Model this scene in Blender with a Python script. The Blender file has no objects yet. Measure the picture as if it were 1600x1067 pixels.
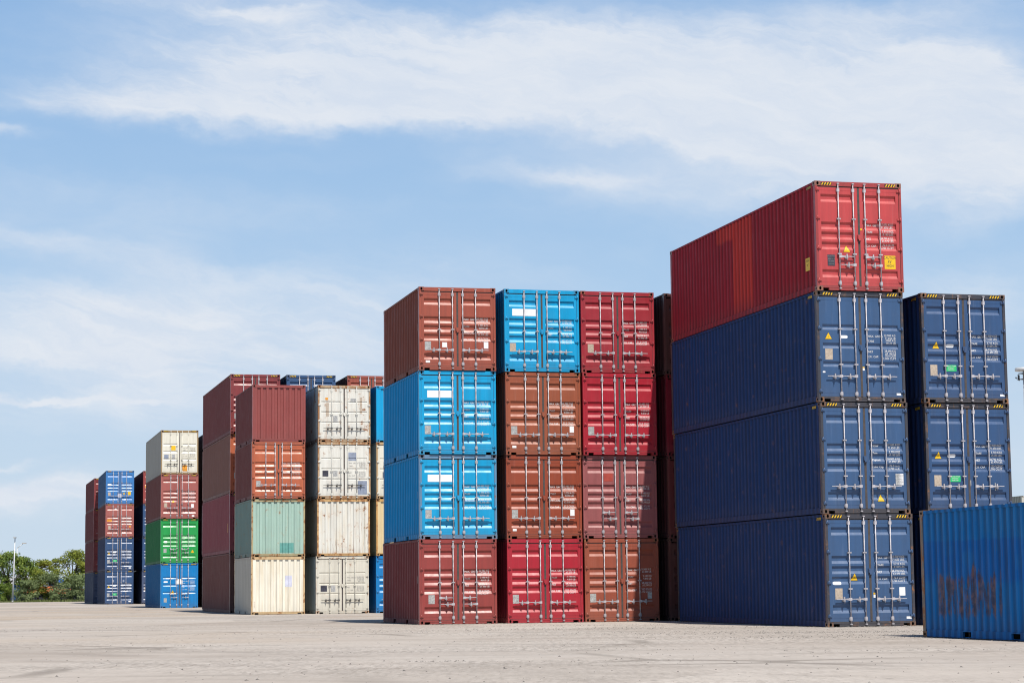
import bpy, bmesh, math, random
from mathutils import Vector, Matrix, noise as mnoise
rnd = random.Random(7)
DB = 1
scene = bpy.context.scene
col = scene.collection
PI = math.pi

# ------------------------------------------------------------------ helpers
def lin(r, g, b):
    f = lambda c: (c/255/12.92) if c/255 <= .04045 else ((c/255+.055)/1.055)**2.4
    return (f(r), f(g), f(b))

class MB:
    """collects faces for ONE mesh"""
    def __init__(s): s.v = []; s.f = []; s.m = []; s.s = []
    def face(s, pts, mi=0, sm=False):
        n = len(s.v); s.v += [tuple(p) for p in pts]
        s.f.append(tuple(range(n, n+len(pts)))); s.m.append(mi); s.s.append(sm)
    def box(s, x0, x1, y0, y1, z0, z1, mi=0):
        P = [(x0,y0,z0),(x1,y0,z0),(x1,y1,z0),(x0,y1,z0),(x0,y0,z1),(x1,y0,z1),(x1,y1,z1),(x0,y1,z1)]
        n = len(s.v); s.v += P
        for q in ((0,3,2,1),(4,5,6,7),(0,1,5,4),(1,2,6,5),(2,3,7,6),(3,0,4,7)):
            s.f.append(tuple(n+i for i in q)); s.m.append(mi); s.s.append(False)
    def tube(s, pts, rads, seg=8, mi=0, sm=True, caps=True):
        rings = []
        for i, p in enumerate(pts):
            p = Vector(p)
            d = (Vector(pts[min(i+1,len(pts)-1)])-Vector(pts[max(i-1,0)])).normalized()
            a = d.orthogonal().normalized() if abs(d.z) < .999 else Vector((1,0,0))
            b = d.cross(a); n = len(s.v)
            for k in range(seg):
                t = 2*PI*k/seg
                s.v.append(tuple(p+(a*math.cos(t)+b*math.sin(t))*rads[i]))
            rings.append(n)
        for i in range(len(rings)-1):
            for k in range(seg):
                k2 = (k+1) % seg
                s.f.append((rings[i]+k, rings[i]+k2, rings[i+1]+k2, rings[i+1]+k)); s.m.append(mi); s.s.append(sm)
        if caps:
            s.f.append(tuple(rings[0]+k for k in reversed(range(seg)))); s.m.append(mi); s.s.append(False)
            s.f.append(tuple(rings[-1]+k for k in range(seg))); s.m.append(mi); s.s.append(False)
    def mesh(s, name):
        me = bpy.data.meshes.new(name); me.from_pydata(s.v, [], s.f)
        me.polygons.foreach_set('material_index', s.m); me.polygons.foreach_set('use_smooth', s.s)
        me.update(); return me

def obj(name, me, mats=(), parent=None, color=None, loc=None, rotz=0):
    if mats and not me.materials:
        for m in mats: me.materials.append(m)
    o = bpy.data.objects.new(name, me); col.objects.link(o)
    if parent is not None: o.parent = parent
    if color is not None: o.color = color
    if loc is not None: o.location = loc
    if rotz: o.rotation_euler = (0, 0, rotz)
    return o

def thing(name, label, cat, loc=(0,0,0), rotz=0, group=None):
    o = bpy.data.objects.new(name, None); col.objects.link(o)
    o.empty_display_size = .3
    o.location = loc; o.rotation_euler = (0, 0, rotz)
    o['label'] = label; o['category'] = cat
    if group: o['group'] = group
    return o

# ------------------------------------------------------------------ materials
def newmat(name):
    m = bpy.data.materials.new(name); m.use_nodes = True
    nt = m.node_tree; nt.nodes.clear()
    out = nt.nodes.new('ShaderNodeOutputMaterial'); b = nt.nodes.new('ShaderNodeBsdfPrincipled')
    nt.links.new(b.outputs[0], out.inputs[0])
    return m, nt, b
class N:
    """tiny node builder"""
    def __init__(s, nt): s.nt = nt
    def _in(s, sock, v):
        if v is None: return
        if isinstance(v, bpy.types.NodeSocket): s.nt.links.new(v, sock)
        else:
            if isinstance(v, tuple) and len(v) == 3 and sock.type == 'RGBA': v = (*v, 1)
            sock.default_value = v
    def math(s, op, a, b=None, c=None, clamp=False):
        n = s.nt.nodes.new('ShaderNodeMath'); n.operation = op; n.use_clamp = clamp
        for i, v in enumerate((a, b, c)): s._in(n.inputs[i], v)
        return n.outputs[0]
    def mix(s, f, a, b, mode='MIX'):
        n = s.nt.nodes.new('ShaderNodeMix'); n.data_type = 'RGBA'; n.blend_type = mode
        s._in(n.inputs[0], f); s._in(n.inputs[6], a); s._in(n.inputs[7], b)
        return n.outputs[2]
    def noise(s, vec, scale, detail=4, rough=.55, out=0, dist=0):
        n = s.nt.nodes.new('ShaderNodeTexNoise'); s._in(n.inputs['Vector'], vec)
        n.inputs['Scale'].default_value = scale; n.inputs['Detail'].default_value = detail
        n.inputs['Roughness'].default_value = rough; n.inputs['Distortion'].default_value = dist
        return n.outputs[out]
    def voro(s, vec, scale, out='Distance', feature='F1'):
        n = s.nt.nodes.new('ShaderNodeTexVoronoi'); n.feature = feature; s._in(n.inputs['Vector'], vec)
        n.inputs['Scale'].default_value = scale
        return n.outputs[out]
    def ss(s, v, a, b, c=0., d=1.):
        n = s.nt.nodes.new('ShaderNodeMapRange'); n.interpolation_type = 'SMOOTHSTEP'
        s._in(n.inputs[0], v); s._in(n.inputs[1], a); s._in(n.inputs[2], b); s._in(n.inputs[3], c); s._in(n.inputs[4], d)
        return n.outputs[0]
    def map(s, vec, scale=(1,1,1), loc=(0,0,0)):
        n = s.nt.nodes.new('ShaderNodeMapping'); s._in(n.inputs[0], vec)
        n.inputs['Scale'].default_value = scale; n.inputs['Location'].default_value = loc
        return n.outputs[0]
    def sep(s, vec):
        n = s.nt.nodes.new('ShaderNodeSeparateXYZ'); s._in(n.inputs[0], vec); return n.outputs
    def comb(s, x, y, z):
        n = s.nt.nodes.new('ShaderNodeCombineXYZ')
        for i, v in enumerate((x, y, z)): s._in(n.inputs[i], v)
        return n.outputs[0]
    def bump(s, h, strength, dist, normal=None):
        n = s.nt.nodes.new('ShaderNodeBump'); s._in(n.inputs['Height'], h)
        n.inputs['Strength'].default_value = strength; n.inputs['Distance'].default_value = dist
        s._in(n.inputs['Normal'], normal); return n.outputs[0]
    def coord(s, k='Object'): return s.nt.nodes.new('ShaderNodeTexCoord').outputs[k]
    def info(s): return s.nt.nodes.new('ShaderNodeObjectInfo').outputs

def paint_material(name, patch=None, bigrust=False, end=False, rough=.35, spec=.5, ribs=False):
    m, nt, b = newmat(name); n = N(nt)
    inf = n.info(); P = n.coord()
    x, y, z = n.sep(P)
    off = n.math('MULTIPLY', inf['Random'], 57.)
    V = nt.nodes.new('ShaderNodeVectorMath'); V.operation = 'ADD'; nt.links.new(P, V.inputs[0])
    nt.links.new(n.comb(off, off, off), V.inputs[1]); V = V.outputs[0]
    base = inf['Color']
    if patch:
        base = patch(n, base, x, y, z, V)
    # chalky fading in broad clouds
    fade = n.ss(n.noise(V, .8, 5, .6), .38, .72)
    c = n.mix(n.math('MULTIPLY', fade, .09), base, n.mix(.30, base, n.mix(1., base, (1.9, 1.9, 1.9), 'MULTIPLY')))
    # vertical run-off streaks
    st = n.noise(n.map(V, (7, 7, .35)), 1., 6, .65)
    c = n.mix(n.ss(st, .35, .75, .0, .30), c, n.mix(.62, c, (.035, .03, .028)))
    st2 = n.noise(n.map(V, (13, 13, .8), (5, 3, 1)), 1., 4, .6)
    c = n.mix(n.ss(st2, .56, .78, 0., .16), c, n.mix(.25, n.mix(1., c, (1.6, 1.6, 1.6), 'MULTIPLY'), (.6, .58, .55)))
    # splash dirt low down
    low = n.ss(z, .60, .05, 0., .22)
    c = n.mix(n.math('MULTIPLY', low, n.noise(V, 3.5, 5, .6)), c, (.16, .13, .11))
    # rust: blotches and runs, amount in the object's alpha
    ru = inf['Alpha']
    blot = n.noise(V, 3.2, 9, .68)
    runs = n.noise(n.map(V, (8, 8, .55), (2, 7, 3)), 1., 8, .7)
    mask = n.math('MAXIMUM', blot, n.math('ADD', runs, -.03))
    thr = n.math('MULTIPLY_ADD', ru, -.32, .80)
    rm = n.ss(mask, thr, n.math('ADD', thr, .05))
    rc = n.mix(n.noise(V, 9, 4, .6), (.10, .032, .014), (.33, .13, .045))
    c = n.mix(n.math('MULTIPLY', rm, .88), c, rc)
    stain = n.ss(mask, n.math('ADD', thr, -.10), n.math('ADD', thr, .02))
    c = n.mix(n.math('MULTIPLY', stain, n.math('MULTIPLY', ru, .55)), c, n.mix(.55, c, (.48, .22, .07)))
    if ribs:   # shade painted into the side wall grooves so ribs show, rib edges rubbed
        sn = n.math('ABSOLUTE', n.math('SINE', n.math('MULTIPLY', y, PI/.278)))
        gv = n.noise(n.map(V, (2, 2, .5), (4, 4, 4)), 1., 4, .6)
        c = n.mix(n.math('MULTIPLY', n.ss(sn, .45, .95), n.ss(gv, .2, .7, .35, .70)), c, n.mix(.75, c, (.022, .02, .02)))
        edge = n.math('MULTIPLY', n.ss(sn, .22, .36), n.ss(sn, .56, .42))
        c = n.mix(n.math('MULTIPLY', edge, n.ss(gv, .35, .65, .05, .38)), c, n.mix(.6, n.mix(1., c, (1.7, 1.6, 1.55), 'MULTIPLY'), (.13, .09, .075)))
    if bigrust:
        low_ = n.noise(n.map(V, (1, 2.2, .01), (3, 1, 0)), 1., 2)
        zt = n.ss(n.math('ADD', z, n.math('MULTIPLY_ADD', low_, -.9, .45)), 1.55, 1.2); zz = n.ss(z, .15, .55)
        yy = n.math('MULTIPLY', n.ss(y, 2.75, 2.2), n.ss(y, -.9, -.2))
        reg = n.math('MULTIPLY', n.math('MULTIPLY', zz, zt), yy)
        rib = n.noise(n.map(V, (1, 11.0, .9), (1, 2, 9)), 1., 9, .78)
        rib2 = n.math('ABSOLUTE', n.math('SINE', n.math('MULTIPLY', n.math('ADD', y, .02), PI/.278)))
        rr = n.ss(n.math('ADD', n.math('ADD', rib, n.math('MULTIPLY', reg, .25)), n.math('MULTIPLY', rib2, .10)), .75, .83)
        c = n.mix(n.math('MULTIPLY', rr, n.math('MULTIPLY', reg, .75)), c, n.mix(n.ss(n.noise(V, 5, 4), .4, .6), (.075, .045, .032), (.20, .095, .042)))
    nt.links.new(c, b.inputs['Base Color'])
    r = n.math('ADD', n.ss(n.noise(V, 2.2, 5, .6), .3, .7, rough-.05, rough+.12), n.math('MULTIPLY', rm, .35))
    nt.links.new(r, b.inputs['Roughness'])
    b.inputs['Specular IOR Level'].default_value = spec
    h = n.noise(V, 1.3, 3, .5)
    nb = n.bump(h, .35, .03); nb = n.bump(n.noise(V, 14, 4, .6), .12, .006, nb)
    nb = n.bump(rm, .25, .004, nb)
    nt.links.new(nb, b.inputs['Normal'])
    return m

def red_patch(n, base, x, y, z, V):
    # repainted strip on the left side of the topmost red container (y runs from the door at -6.1)
    w = n.math('MULTIPLY_ADD', n.noise(V, 1.5, 2), .02, -.01)
    yy = n.math('ADD', y, w)
    a = n.math('MULTIPLY', n.ss(yy, -1.25, -1.19), n.ss(yy, .42, .36))
    b2 = n.math('MULTIPLY', n.ss(yy, .36, .42), n.ss(yy, 1.8, 1.7))
    b2 = n.math('MULTIPLY', b2, n.ss(n.math('ADD', z, n.math('MULTIPLY', n.noise(V, 2.5, 3), .3)), 2.5, 2.62))
    f = n.math('MULTIPLY', n.math('MAXIMUM', a, b2), n.ss(z, .10, .7, .45, 1.))
    low = n.ss(z, 1.7, .5, 0., .55)
    base = n.mix(low, base, (.36, .018, .03))
    return n.mix(f, base, (.60, .045, .036))
def pale_patch(n, base, x, y, z, V):
    s = n.noise(n.map(V, (5, 5, .5)), 1., 5, .6)
    c = n.mix(n.ss(s, .45, .7, 0, .32), base, (.62, .45, .22))
    r = n.noise(n.map(V, (11, 11, .9), (3, 8, 1)), 1., 8, .72)
    amt = n.math('MULTIPLY', n.info()['Alpha'], .12)
    rm = n.ss(n.math('ADD', n.math('ADD', r, amt), n.ss(z, 1.9, .3, 0., .06)), .71, .77)
    return n.mix(n.math('MULTIPLY', rm, .85), c, n.mix(n.noise(V, 8, 3), (.14, .05, .02), (.34, .15, .06)))
def blue_patch(n, base, x, y, z, V):
    up = n.math('ADD', z, n.math('MULTIPLY', n.noise(n.map(V, (1, 4, .3)), 1., 3), .15))
    band = n.math('MULTIPLY', n.ss(up, 2.04, 1.98), n.ss(up, 1.1, 1.25))
    c = n.mix(n.math('MULTIPLY', band, .55), base, (.0, .115, .46))
    pale = n.math('MULTIPLY', n.ss(n.noise(V, 1.1, 4), .5, .62), .3)
    return n.mix(pale, c, (.04, .24, .50))

M = {}
M['paint'] = paint_material('container_paint')
M['paint_side'] = paint_material('container_paint_side', rough=.62, spec=.12, ribs=True)
M['paint_red_patch'] = paint_material('container_paint_red_patched', red_patch, rough=.62, spec=.12, ribs=True)
M['paint_pale'] = paint_material('container_paint_pale', pale_patch, rough=.5, spec=.3)
M['paint_blue_rust'] = paint_material('container_paint_blue_rusted', blue_patch, bigrust=True, rough=.6, spec=.15, ribs=True)

def simple(name, c, rough=.5, metal=0., var=.25, scale=6., bump=.1, spec=.5):
    m, nt, b = newmat(name); n = N(nt); P = n.coord()
    v = n.noise(P, scale, 5, .6)
    d = tuple(k*(1-var) for k in c); l = tuple(min(1, k*(1+var*.5)) for k in c)
    nt.links.new(n.mix(n.ss(v, .3, .7), d, l), b.inputs['Base Color'])
    b.inputs['Roughness'].default_value = rough; b.inputs['Metallic'].default_value = metal
    b.inputs['Specular IOR Level'].default_value = spec
    if bump: nt.links.new(n.bump(n.noise(P, scale*3, 3), bump, .01), b.inputs['Normal'])
    return m
M['dark'] = simple('dark_cavity', (.006, .006, .006), .9, bump=0)  # near-black colour standing in for the shade inside the casting holes
M['gasket'] = simple('door_rubber', (.085, .07, .065), .8)
M['galv'] = simple('galvanised_steel', (.50, .475, .50), .45, .1, .35, 9)
M['galv_dark'] = simple('weathered_steel', (.09, .085, .08), .6, .2, .4, 9)
M['under'] = simple('underside_boards', (.05, .04, .032), .9)
M['white'] = simple('white_decal', (.90, .90, .90), .5, var=.06)
M['text_white'] = simple('white_lettering', (.80, .80, .80), .6, var=.15, scale=20)
M['text_black'] = simple('black_lettering', (.05, .05, .055), .6, var=.1)
M['text_grey'] = simple('faded_grey_lettering', (.30, .29, .28), .6, var=.3)
M['yellow'] = simple('yellow_decal', (.82, .50, .012), .5, var=.12)
M['black'] = simple('black_decal', (.02, .02, .02), .5, var=.1)
M['plate'] = simple('aluminium_plate', (.46, .46, .45), .5, .1, .35, 25)
M['plate_tan'] = simple('tan_plate', (.50, .41, .32), .55, .0, .2, 20)
M['plate_dark'] = simple('dark_plate', (.05, .05, .07), .5, var=.4, scale=12)
M['green'] = simple('green_decal', (.02, .55, .17), .5, var=.1)
M['greyblue'] = simple('greyblue_patch', (.27, .31, .40), .6, var=.2)
M['orange'] = simple('orange_decal', (.80, .33, .03), .6, var=.3)
M['teal'] = simple('teal_patch', (.13, .36, .32), .55, var=.15)
M['lilac'] = simple('lilac_patch', (.66, .67, .80), .55, var=.15)
M['redpatch'] = simple('red_repaint', (.45, .075, .055), .45, var=.15)

# ------------------------------------------------------------------ container geometry
W, HS, HC, L20, L40 = 2.438, 2.591, 2.896, 6.058, 12.192
CACHE = {}
def cached(key, fn):
    if key not in CACHE: CACHE[key] = fn()
    return CACHE[key]

def casting_mesh(left):
    def f():
        b = MB(); s = -1 if left else 1
        x1, y1, z1 = .164, .178, .120
        # local: outer corner at origin, extends +x (inwards), +y, +z ; mirrored by s
        def P(x, y, z): return (x*(1 if left else -1), y, z)
        def q(pts, mi=0): b.face([P(*p) for p in (pts if left else pts[::-1])], mi)
        q([(0,y1,0),(x1,y1,0),(x1,0,0),(0,0,0)]); q([(0,0,z1),(x1,0,z1),(x1,y1,z1),(0,y1,z1)])
        q([(x1,0,0),(x1,y1,0),(x1,y1,z1),(x1,0,z1)]); q([(x1,y1,0),(0,y1,0),(0,y1,z1),(x1,y1,z1)])
        def holed(to3, a, h, ra, rb):
            n = 16
            hole = [(a/2+ra*math.cos(2*PI*k/n+PI/4), h/2+rb*math.sin(2*PI*k/n+PI/4)) for k in range(n)]
            sq = []
            for k in range(n):
                t = 2*PI*k/n+PI/4; c, d = math.cos(t), math.sin(t); mx = max(abs(c), abs(d))
                sq.append((a/2+a/2*c/mx, h/2+h/2*d/mx))
            for k in range(n):
                k2 = (k+1) % n
                q([to3(*sq[k],0), to3(*sq[k2],0), to3(*hole[k2],0), to3(*hole[k],0)])
                q([to3(*hole[k],0), to3(*hole[k2],0), to3(*hole[k2],.06), to3(*hole[k],.06)], 1)
            q([to3(*h_,.06) for h_ in hole], 1)
        holed(lambda u, v, d: (u, d, v), x1, z1, .033, .045)
        holed(lambda u, v, d: (d, y1-u, v), y1, z1, .040, .028)
        return b.mesh('corner_casting')
    return cached(('cast', left), f)

def frame_mesh(L, H, pockets):
    def f():
        b = MB(); X = W/2; Y = L/2
        for s in (-1, 1):
            for e in (-1, 1):   # posts
                xa, xb = sorted((s*(X-.004), s*(X-.075))); ya, yb = sorted((e*(Y-.006), e*(Y-.13)))
                b.box(xa, xb, ya, yb, .120, H-.120)
        # header and sill at the door end and at the closed end
        for e in (-1, 1):
            ya, yb = sorted((e*(Y-.004), e*(Y-.09)))
            b.box(-X+.164, X-.164, ya, yb, H-.128, H-.008)
            b.box(-X+.164, X-.164, ya, yb, .078, .125)
            yc, yd = sorted((e*(Y-.009), e*(Y-.09)))
            b.box(-X+.335, X-.335, yc, yd, .014, .076)
        b.box(-X+.10, X-.10, -Y+.15, Y-.15, .150, .175, 1)           # floor boards
        k = -Y+.45
        while k < Y-.4:                                                # cross members
            b.box(-X+.092, X-.092, k, k+.045, .035, .148, 1); k += .61
        return b.mesh('frame')
    return cached(('frame', L, H, pockets), f)

def rail_mesh(L, H, pockets, left, top):
    def f():
        b = MB(); X = W/2; Y = L/2; s = -1 if left else 1
        if top:
            xa, xb = sorted((s*(X-.002), s*(X-.065)))
            b.box(xa, xb, -Y+.178, Y-.178, H-.075, H-.012)
            return b.mesh('top_rail')
        xa, xb = sorted((s*(X-.005), s*(X-.05)))
        cuts = [(-1.205, -.845), (.845, 1.205)] if pockets else []
        p = -Y+.178
        for c0, c1 in cuts:                                   # fork pockets on the short boxes
            b.box(xa, xb, p, c0, .014, .160); b.box(xa, xb, c0, c1, .132, .160); p = c1
        b.box(xa, xb, p, Y-.178, .014, .160)
        xa, xb = sorted((s*(X-.05), s*(X-.09)))
        b.box(xa, xb, -Y+.178, Y-.178, .014, .028)
        return b.mesh('bottom_rail')
    return cached(('rail', L, H, pockets, left, top), f)

def corr(b, length, period, outer, slope, to3, mi=0, end_flat=.05):
    """trapezoid corrugation along t in [0,length]; to3(t, depth, side) -> point"""
    n = int((length-2*end_flat)//period); pad = (length-n*period)/2
    prof = [(0, 0)]
    inner = period-outer-2*slope
    t = pad
    for k in range(n):
        a = t+outer/2
        prof += [(a, 0), (a+slope, 1), (a+slope+inner, 1), (a+2*slope+inner, 0)]
        t += period
    prof.append((length, 0))
    for (t0, d0), (t1, d1) in zip(prof, prof[1:]):
        b.face([to3(t0, d0, 0), to3(t1, d1, 0), to3(t1, d1, 1), to3(t0, d0, 1)], mi)
    return prof

def side_mesh(L, H, left):
    def f():
        b = MB(); s = -1 if left else 1; len_ = L-.24
        z0, z1 = .158, H-.073
        xo = W/2-.012; dep = .036
        def to3(t, d, k):
            y = (len_/2-t) if left else (-len_/2+t)
            return (s*(xo-d*dep), y, z1 if k else z0)
        prof = corr(b, len_, .278, .072, .068, to3)
        # closing lips so the grooves have ends under the rails
        for (t0, d0), (t1, d1) in zip(prof, prof[1:]):
            if d0 or d1:
                for k in (0, 1):
                    p = [to3(t0, d0, k), to3(t1, d1, k), to3(t1, 2.2, k), to3(t0, 2.2, k)]
                    b.face(p if k else p[::-1])
        # inner skin, so the box is closed to light
        xi = s*(xo-.075)
        p = [(xi, -len_/2, z0), (xi, len_/2, z0), (xi, len_/2, z1), (xi, -len_/2, z1)]
        b.face(p if left else p[::-1])
        return b.mesh('side_panel')
    return cached(('side', L, H, left), f)

def roof_mesh(L, H):
    def f():
        b = MB(); len_ = L-.2
        def to3(t, d, k): return ((W/2-.066)*(1 if k else -1), -len_/2+t, H-.020-d*.02)
        corr(b, len_, .209, .08, .03, lambda t, d, k: to3(t, d, 1-k))
        return b.mesh('roof_panel')
    return cached(('roof', L, H), f)

EP, EO, ES, ED = .262, .105, .022, .044        # closed-end corrugation
def end_prof():
    length = W-.15; n = int((length-.1)//EP); pad = (length-n*EP)/2
    inner = EP-EO-2*ES; pr = [(-length/2, 0)]; t = pad-length/2
    for k in range(n):
        a = t+EO/2; pr += [(a, 0), (a+ES, 1), (a+ES+inner, 1), (a+2*ES+inner, 0)]; t += EP
    return pr+[(length/2, 0)]
def end_mesh(L, H):
    def f():
        b = MB(); z0, z1 = .126, H-.129; y = L/2-.016; pr = end_prof()
        for (t0, d0), (t1, d1) in zip(pr, pr[1:]):
            p0, p1 = (-t0, y-d0*ED), (-t1, y-d1*ED)
            b.face([(*p0, z0), (*p1, z0), (*p1, z1), (*p0, z1)])
            if d0 or d1:
                for z, fl in ((z0, 0), (z1, 1)):
                    p = [(*p0, z), (*p1, z), (-t1, y-.11, z), (-t0, y-.11, z)]
                    b.face(p if fl else p[::-1])
        return b.mesh('end_panel')
    return cached(('end', L, H), f)

# recesses of the doors, as (top, bottom) fractions of the height measured from the top
def recesses(style, H):
    if style == 'five':
        if H > 2.7: return [(.118,.190),(.372,.442),(.463,.533),(.555,.625),(.806,.880)]
        return [(.135,.214),(.352,.435),(.457,.540),(.563,.645),(.795,.872)]
    if H > 2.7: return [(.300,.352),(.468,.520),(.634,.686)]
    return [(.280,.312),(.460,.492),(.640,.672)]
DDEP = .041
def door_prof(style, H):
    """(z, depth) from bottom to top"""
    pr = []
    for a, c in sorted(recesses(style, H), reverse=True):
        zt, zb = H*(1-a), H*(1-c)
        h = zt-zb
        if style == 'five': s1 = h*.27; s2 = h*.345; d = DDEP
        else: s1 = h*.42; s2 = h*.42; d = min(.034, h*.45)
        pr += [(zb, 0), (zb+s2, d), (zt-s1, d), (zt, 0)]
    return pr
def depth_at(style, H, x, z):
    if not (.125 < abs(x) < 1.05): return 0.
    pr = door_prof(style, H)
    for (z0, d0), (z1, d1) in zip(pr, pr[1:]):
        if z0 <= z <= z1: return d0+(d1-d0)*(z-z0)/(z1-z0+1e-9)
    return 0.
YD = .022    # door skin lies this far behind the front plane
def door_mesh(H, style, left):
    def f():
        b = MB(); y = YD                   # y measured from front plane, pushed to -L/2 by location
        xo, xi = 1.138, .014
        zb, zt = .135, H-.158
        ra, rb = 1.055, .122               # recess x range
        s = -1 if left else 1
        X = lambda v: s*v
        def quad(x0, z0, d0, x1, z1, d1):
            # x0<x1 in |x|
            p = [(X(x0), y+d0, z0), (X(x1), y+d0, z0), (X(x1), y+d1, z1), (X(x0), y+d1, z1)]
            b.face(p if s > 0 else p[::-1])
        quad(ra, zb, 0, xo, zt, 0); quad(xi, zb, 0, rb, zt, 0)
        pr = [(zb, 0)]+door_prof(style, H)+[(zt, 0)]
        for (z0, d0), (z1, d1) in zip(pr, pr[1:]): quad(rb, z0, d0, ra, z1, d1)
        q = door_prof(style, H)
        for k in range(0, len(q), 4):      # recess end walls
            for xx, fl in ((ra, 0), (rb, 1)):
                p = [(X(xx), y+d, z) for z, d in q[k:k+4]]
                b.face(p if (fl ^ (s > 0)) else p[::-1])
        # edges
        b.box(min(X(xo), X(xo-.04)), max(X(xo), X(xo-.04)), y+.002, y+.07, zb, zt)
        b.box(min(X(xi), X(xi+.05)), max(X(xi), X(xi+.05)), y+.002, y+.07, zb, zt)
        b.box(min(X(xi+.05), X(xo-.04)), max(X(xi+.05), X(xo-.04)), y+.002, y+.07, zt-.04, zt-.001)
        b.box(min(X(xi+.05), X(xo-.04)), max(X(xi+.05), X(xo-.04)), y+.002, y+.07, zb+.001, zb+.04)
        p = [(X(xi), y+.075, zb), (X(xo), y+.075, zb), (X(xo), y+.075, zt), (X(xi), y+.075, zt)]
        b.face(p if s > 0 else p[::-1])
        # welded seam ridge above and below the panel
        for zz in (zt-.085, zb+.085):
            x0, x1 = sorted((X(.10), X(1.07))); b.box(x0, x1, y-.003, y+.001, zz, zz+.008)
        return b.mesh('door')
    return cached(('door', H, style, left), f)
def gasket_mesh(H, left):
    def f():
        b = MB(); s = -1 if left else 1; zb, zt = .127, H-.150; y = YD
        def bx(x0, x1, y0, y1, z0, z1):
            a, c = sorted((s*x0, s*x1)); b.box(a, c, y0, y1, z0, z1)
        bx(1.139, 1.162, y-.001, y+.05, zb, zt)
        bx(.001, .030, y-.006, y+.012, zb+.01, zt-.01)
        bx(.030, 1.138, y-.002, y+.03, zt-.007, zt+.016)
        bx(.030, 1.138, y-.002, y+.03, zb-.004, zb+.007)
        return b.mesh('door_gasket')
    return cached(('gasket', H, left), f)
def rod_mesh(H):
    def f():
        b = MB(); y = -.022
        b.tube([(0, y, .045), (0, y, H-.055)], [.0165]*2, 8)
        for z, up in ((.150, 1), (H-.285, 1)):
            b.box(-.029, .029, y-.018, YD-.002, z, z+.105)
            b.box(-.042, .042, y+.004, YD-.001, z+.018, z+.088)
        for z in (.050, H-.080):
            b.box(-.031, .031, y-.026, .004, z, z+.030)
        gs = (.49,) if H < 2.7 else (.335, .655)
        for g in gs:
            z = H*g; b.box(-.052, .052, y-.022, YD-.001, z-.017, z+.017)
        return b.mesh('locking_rod')
    return cached(('rod', H), f)
def handle_mesh(d):
    def f():
        b = MB(); y = -.045; s = d
        def bx(x0, x1, y0, y1, z0, z1):
            a, c = sorted((s*x0, s*x1)); b.box(a, c, y0, y1, z0, z1)
        bx(-.028, .055, y-.020, y+.012, -.034, .036)
        P = [(.055, -.026, .026), (.14, -.014, .018), (.30, -.004, .014), (.395, -.005, .012)]
        for (x0, a0, a1), (x1, c0, c1) in zip(P, P[1:]):
            for yy, fl in ((y-.012, 0), (y+.008, 1)):
                p = [(s*x0, yy, a0), (s*x1, yy, c0), (s*x1, yy, c1), (s*x0, yy, a1)]
                b.face(p if (fl ^ (s > 0)) else p[::-1])
            for z0, z1, fl in ((a1, c1, 0), (a0, c0, 1)):
                p = [(s*x0, y-.012, z0), (s*x1, y-.012, z1), (s*x1, y+.008, z1), (s*x0, y+.008, z0)]
                b.face(p if (fl ^ (s > 0)) else p[::-1])
        bx(.165, .205, y-.030, YD-.001, -.058, .012)      # seal bracket
        bx(.172, .200, y-.034, y+.016, .012, .066)
        bx(.145, .228, y-.004, YD-.002, -.044, -.018)
        b.tube([(s*.185, y-.036, -.10), (s*.185, y-.036, .02)], [.009, .009], 6)
        return b.mesh('door_handle')
    return cached(('handle', d), f)
def hinge_mesh(left):
    def f():
        b = MB(); s = -1 if left else 1
        def bx(x0, x1, y0, y1, z0, z1):
            a, c = sorted((s*x0, s*x1)); b.box(a, c, y0, y1, z0, z1)
        bx(1.085, 1.170, -.006, YD+.001, -.026, .026)
        bx(1.150, 1.196, -.014, .030, -.036, .036)
        b.tube([(s*1.160, -.016, -.052), (s*1.160, -.016, .052)], [.016, .016], 6)
        return b.mesh('hinge')
    return cached(('hinge', left), f)
def catch_mesh():
    def f():
        b = MB(); b.box(-.058, .058, -.020, YD-.008, -.055, .055); b.box(-.03, .03, -.034, -.021, -.10, .03)
        return b.mesh('door_catch')
    return cached('catch', f)
def stripe_mesh():
    def f():
        b = MB(); w, h = .30, .075
        b.face([(0,0,0),(w,0,0),(w,0,h),(0,0,h)], 1)
        for k in range(4):
            x = .012+k*.075
            b.face([(x,-.002,.004),(x+.034,-.002,.004),(min(x+.072,w),-.002,h-.004),(x+.038,-.002,h-.004)], 0)
        return b.mesh('hazard_stripe')
    return cached('stripe', f)

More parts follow.
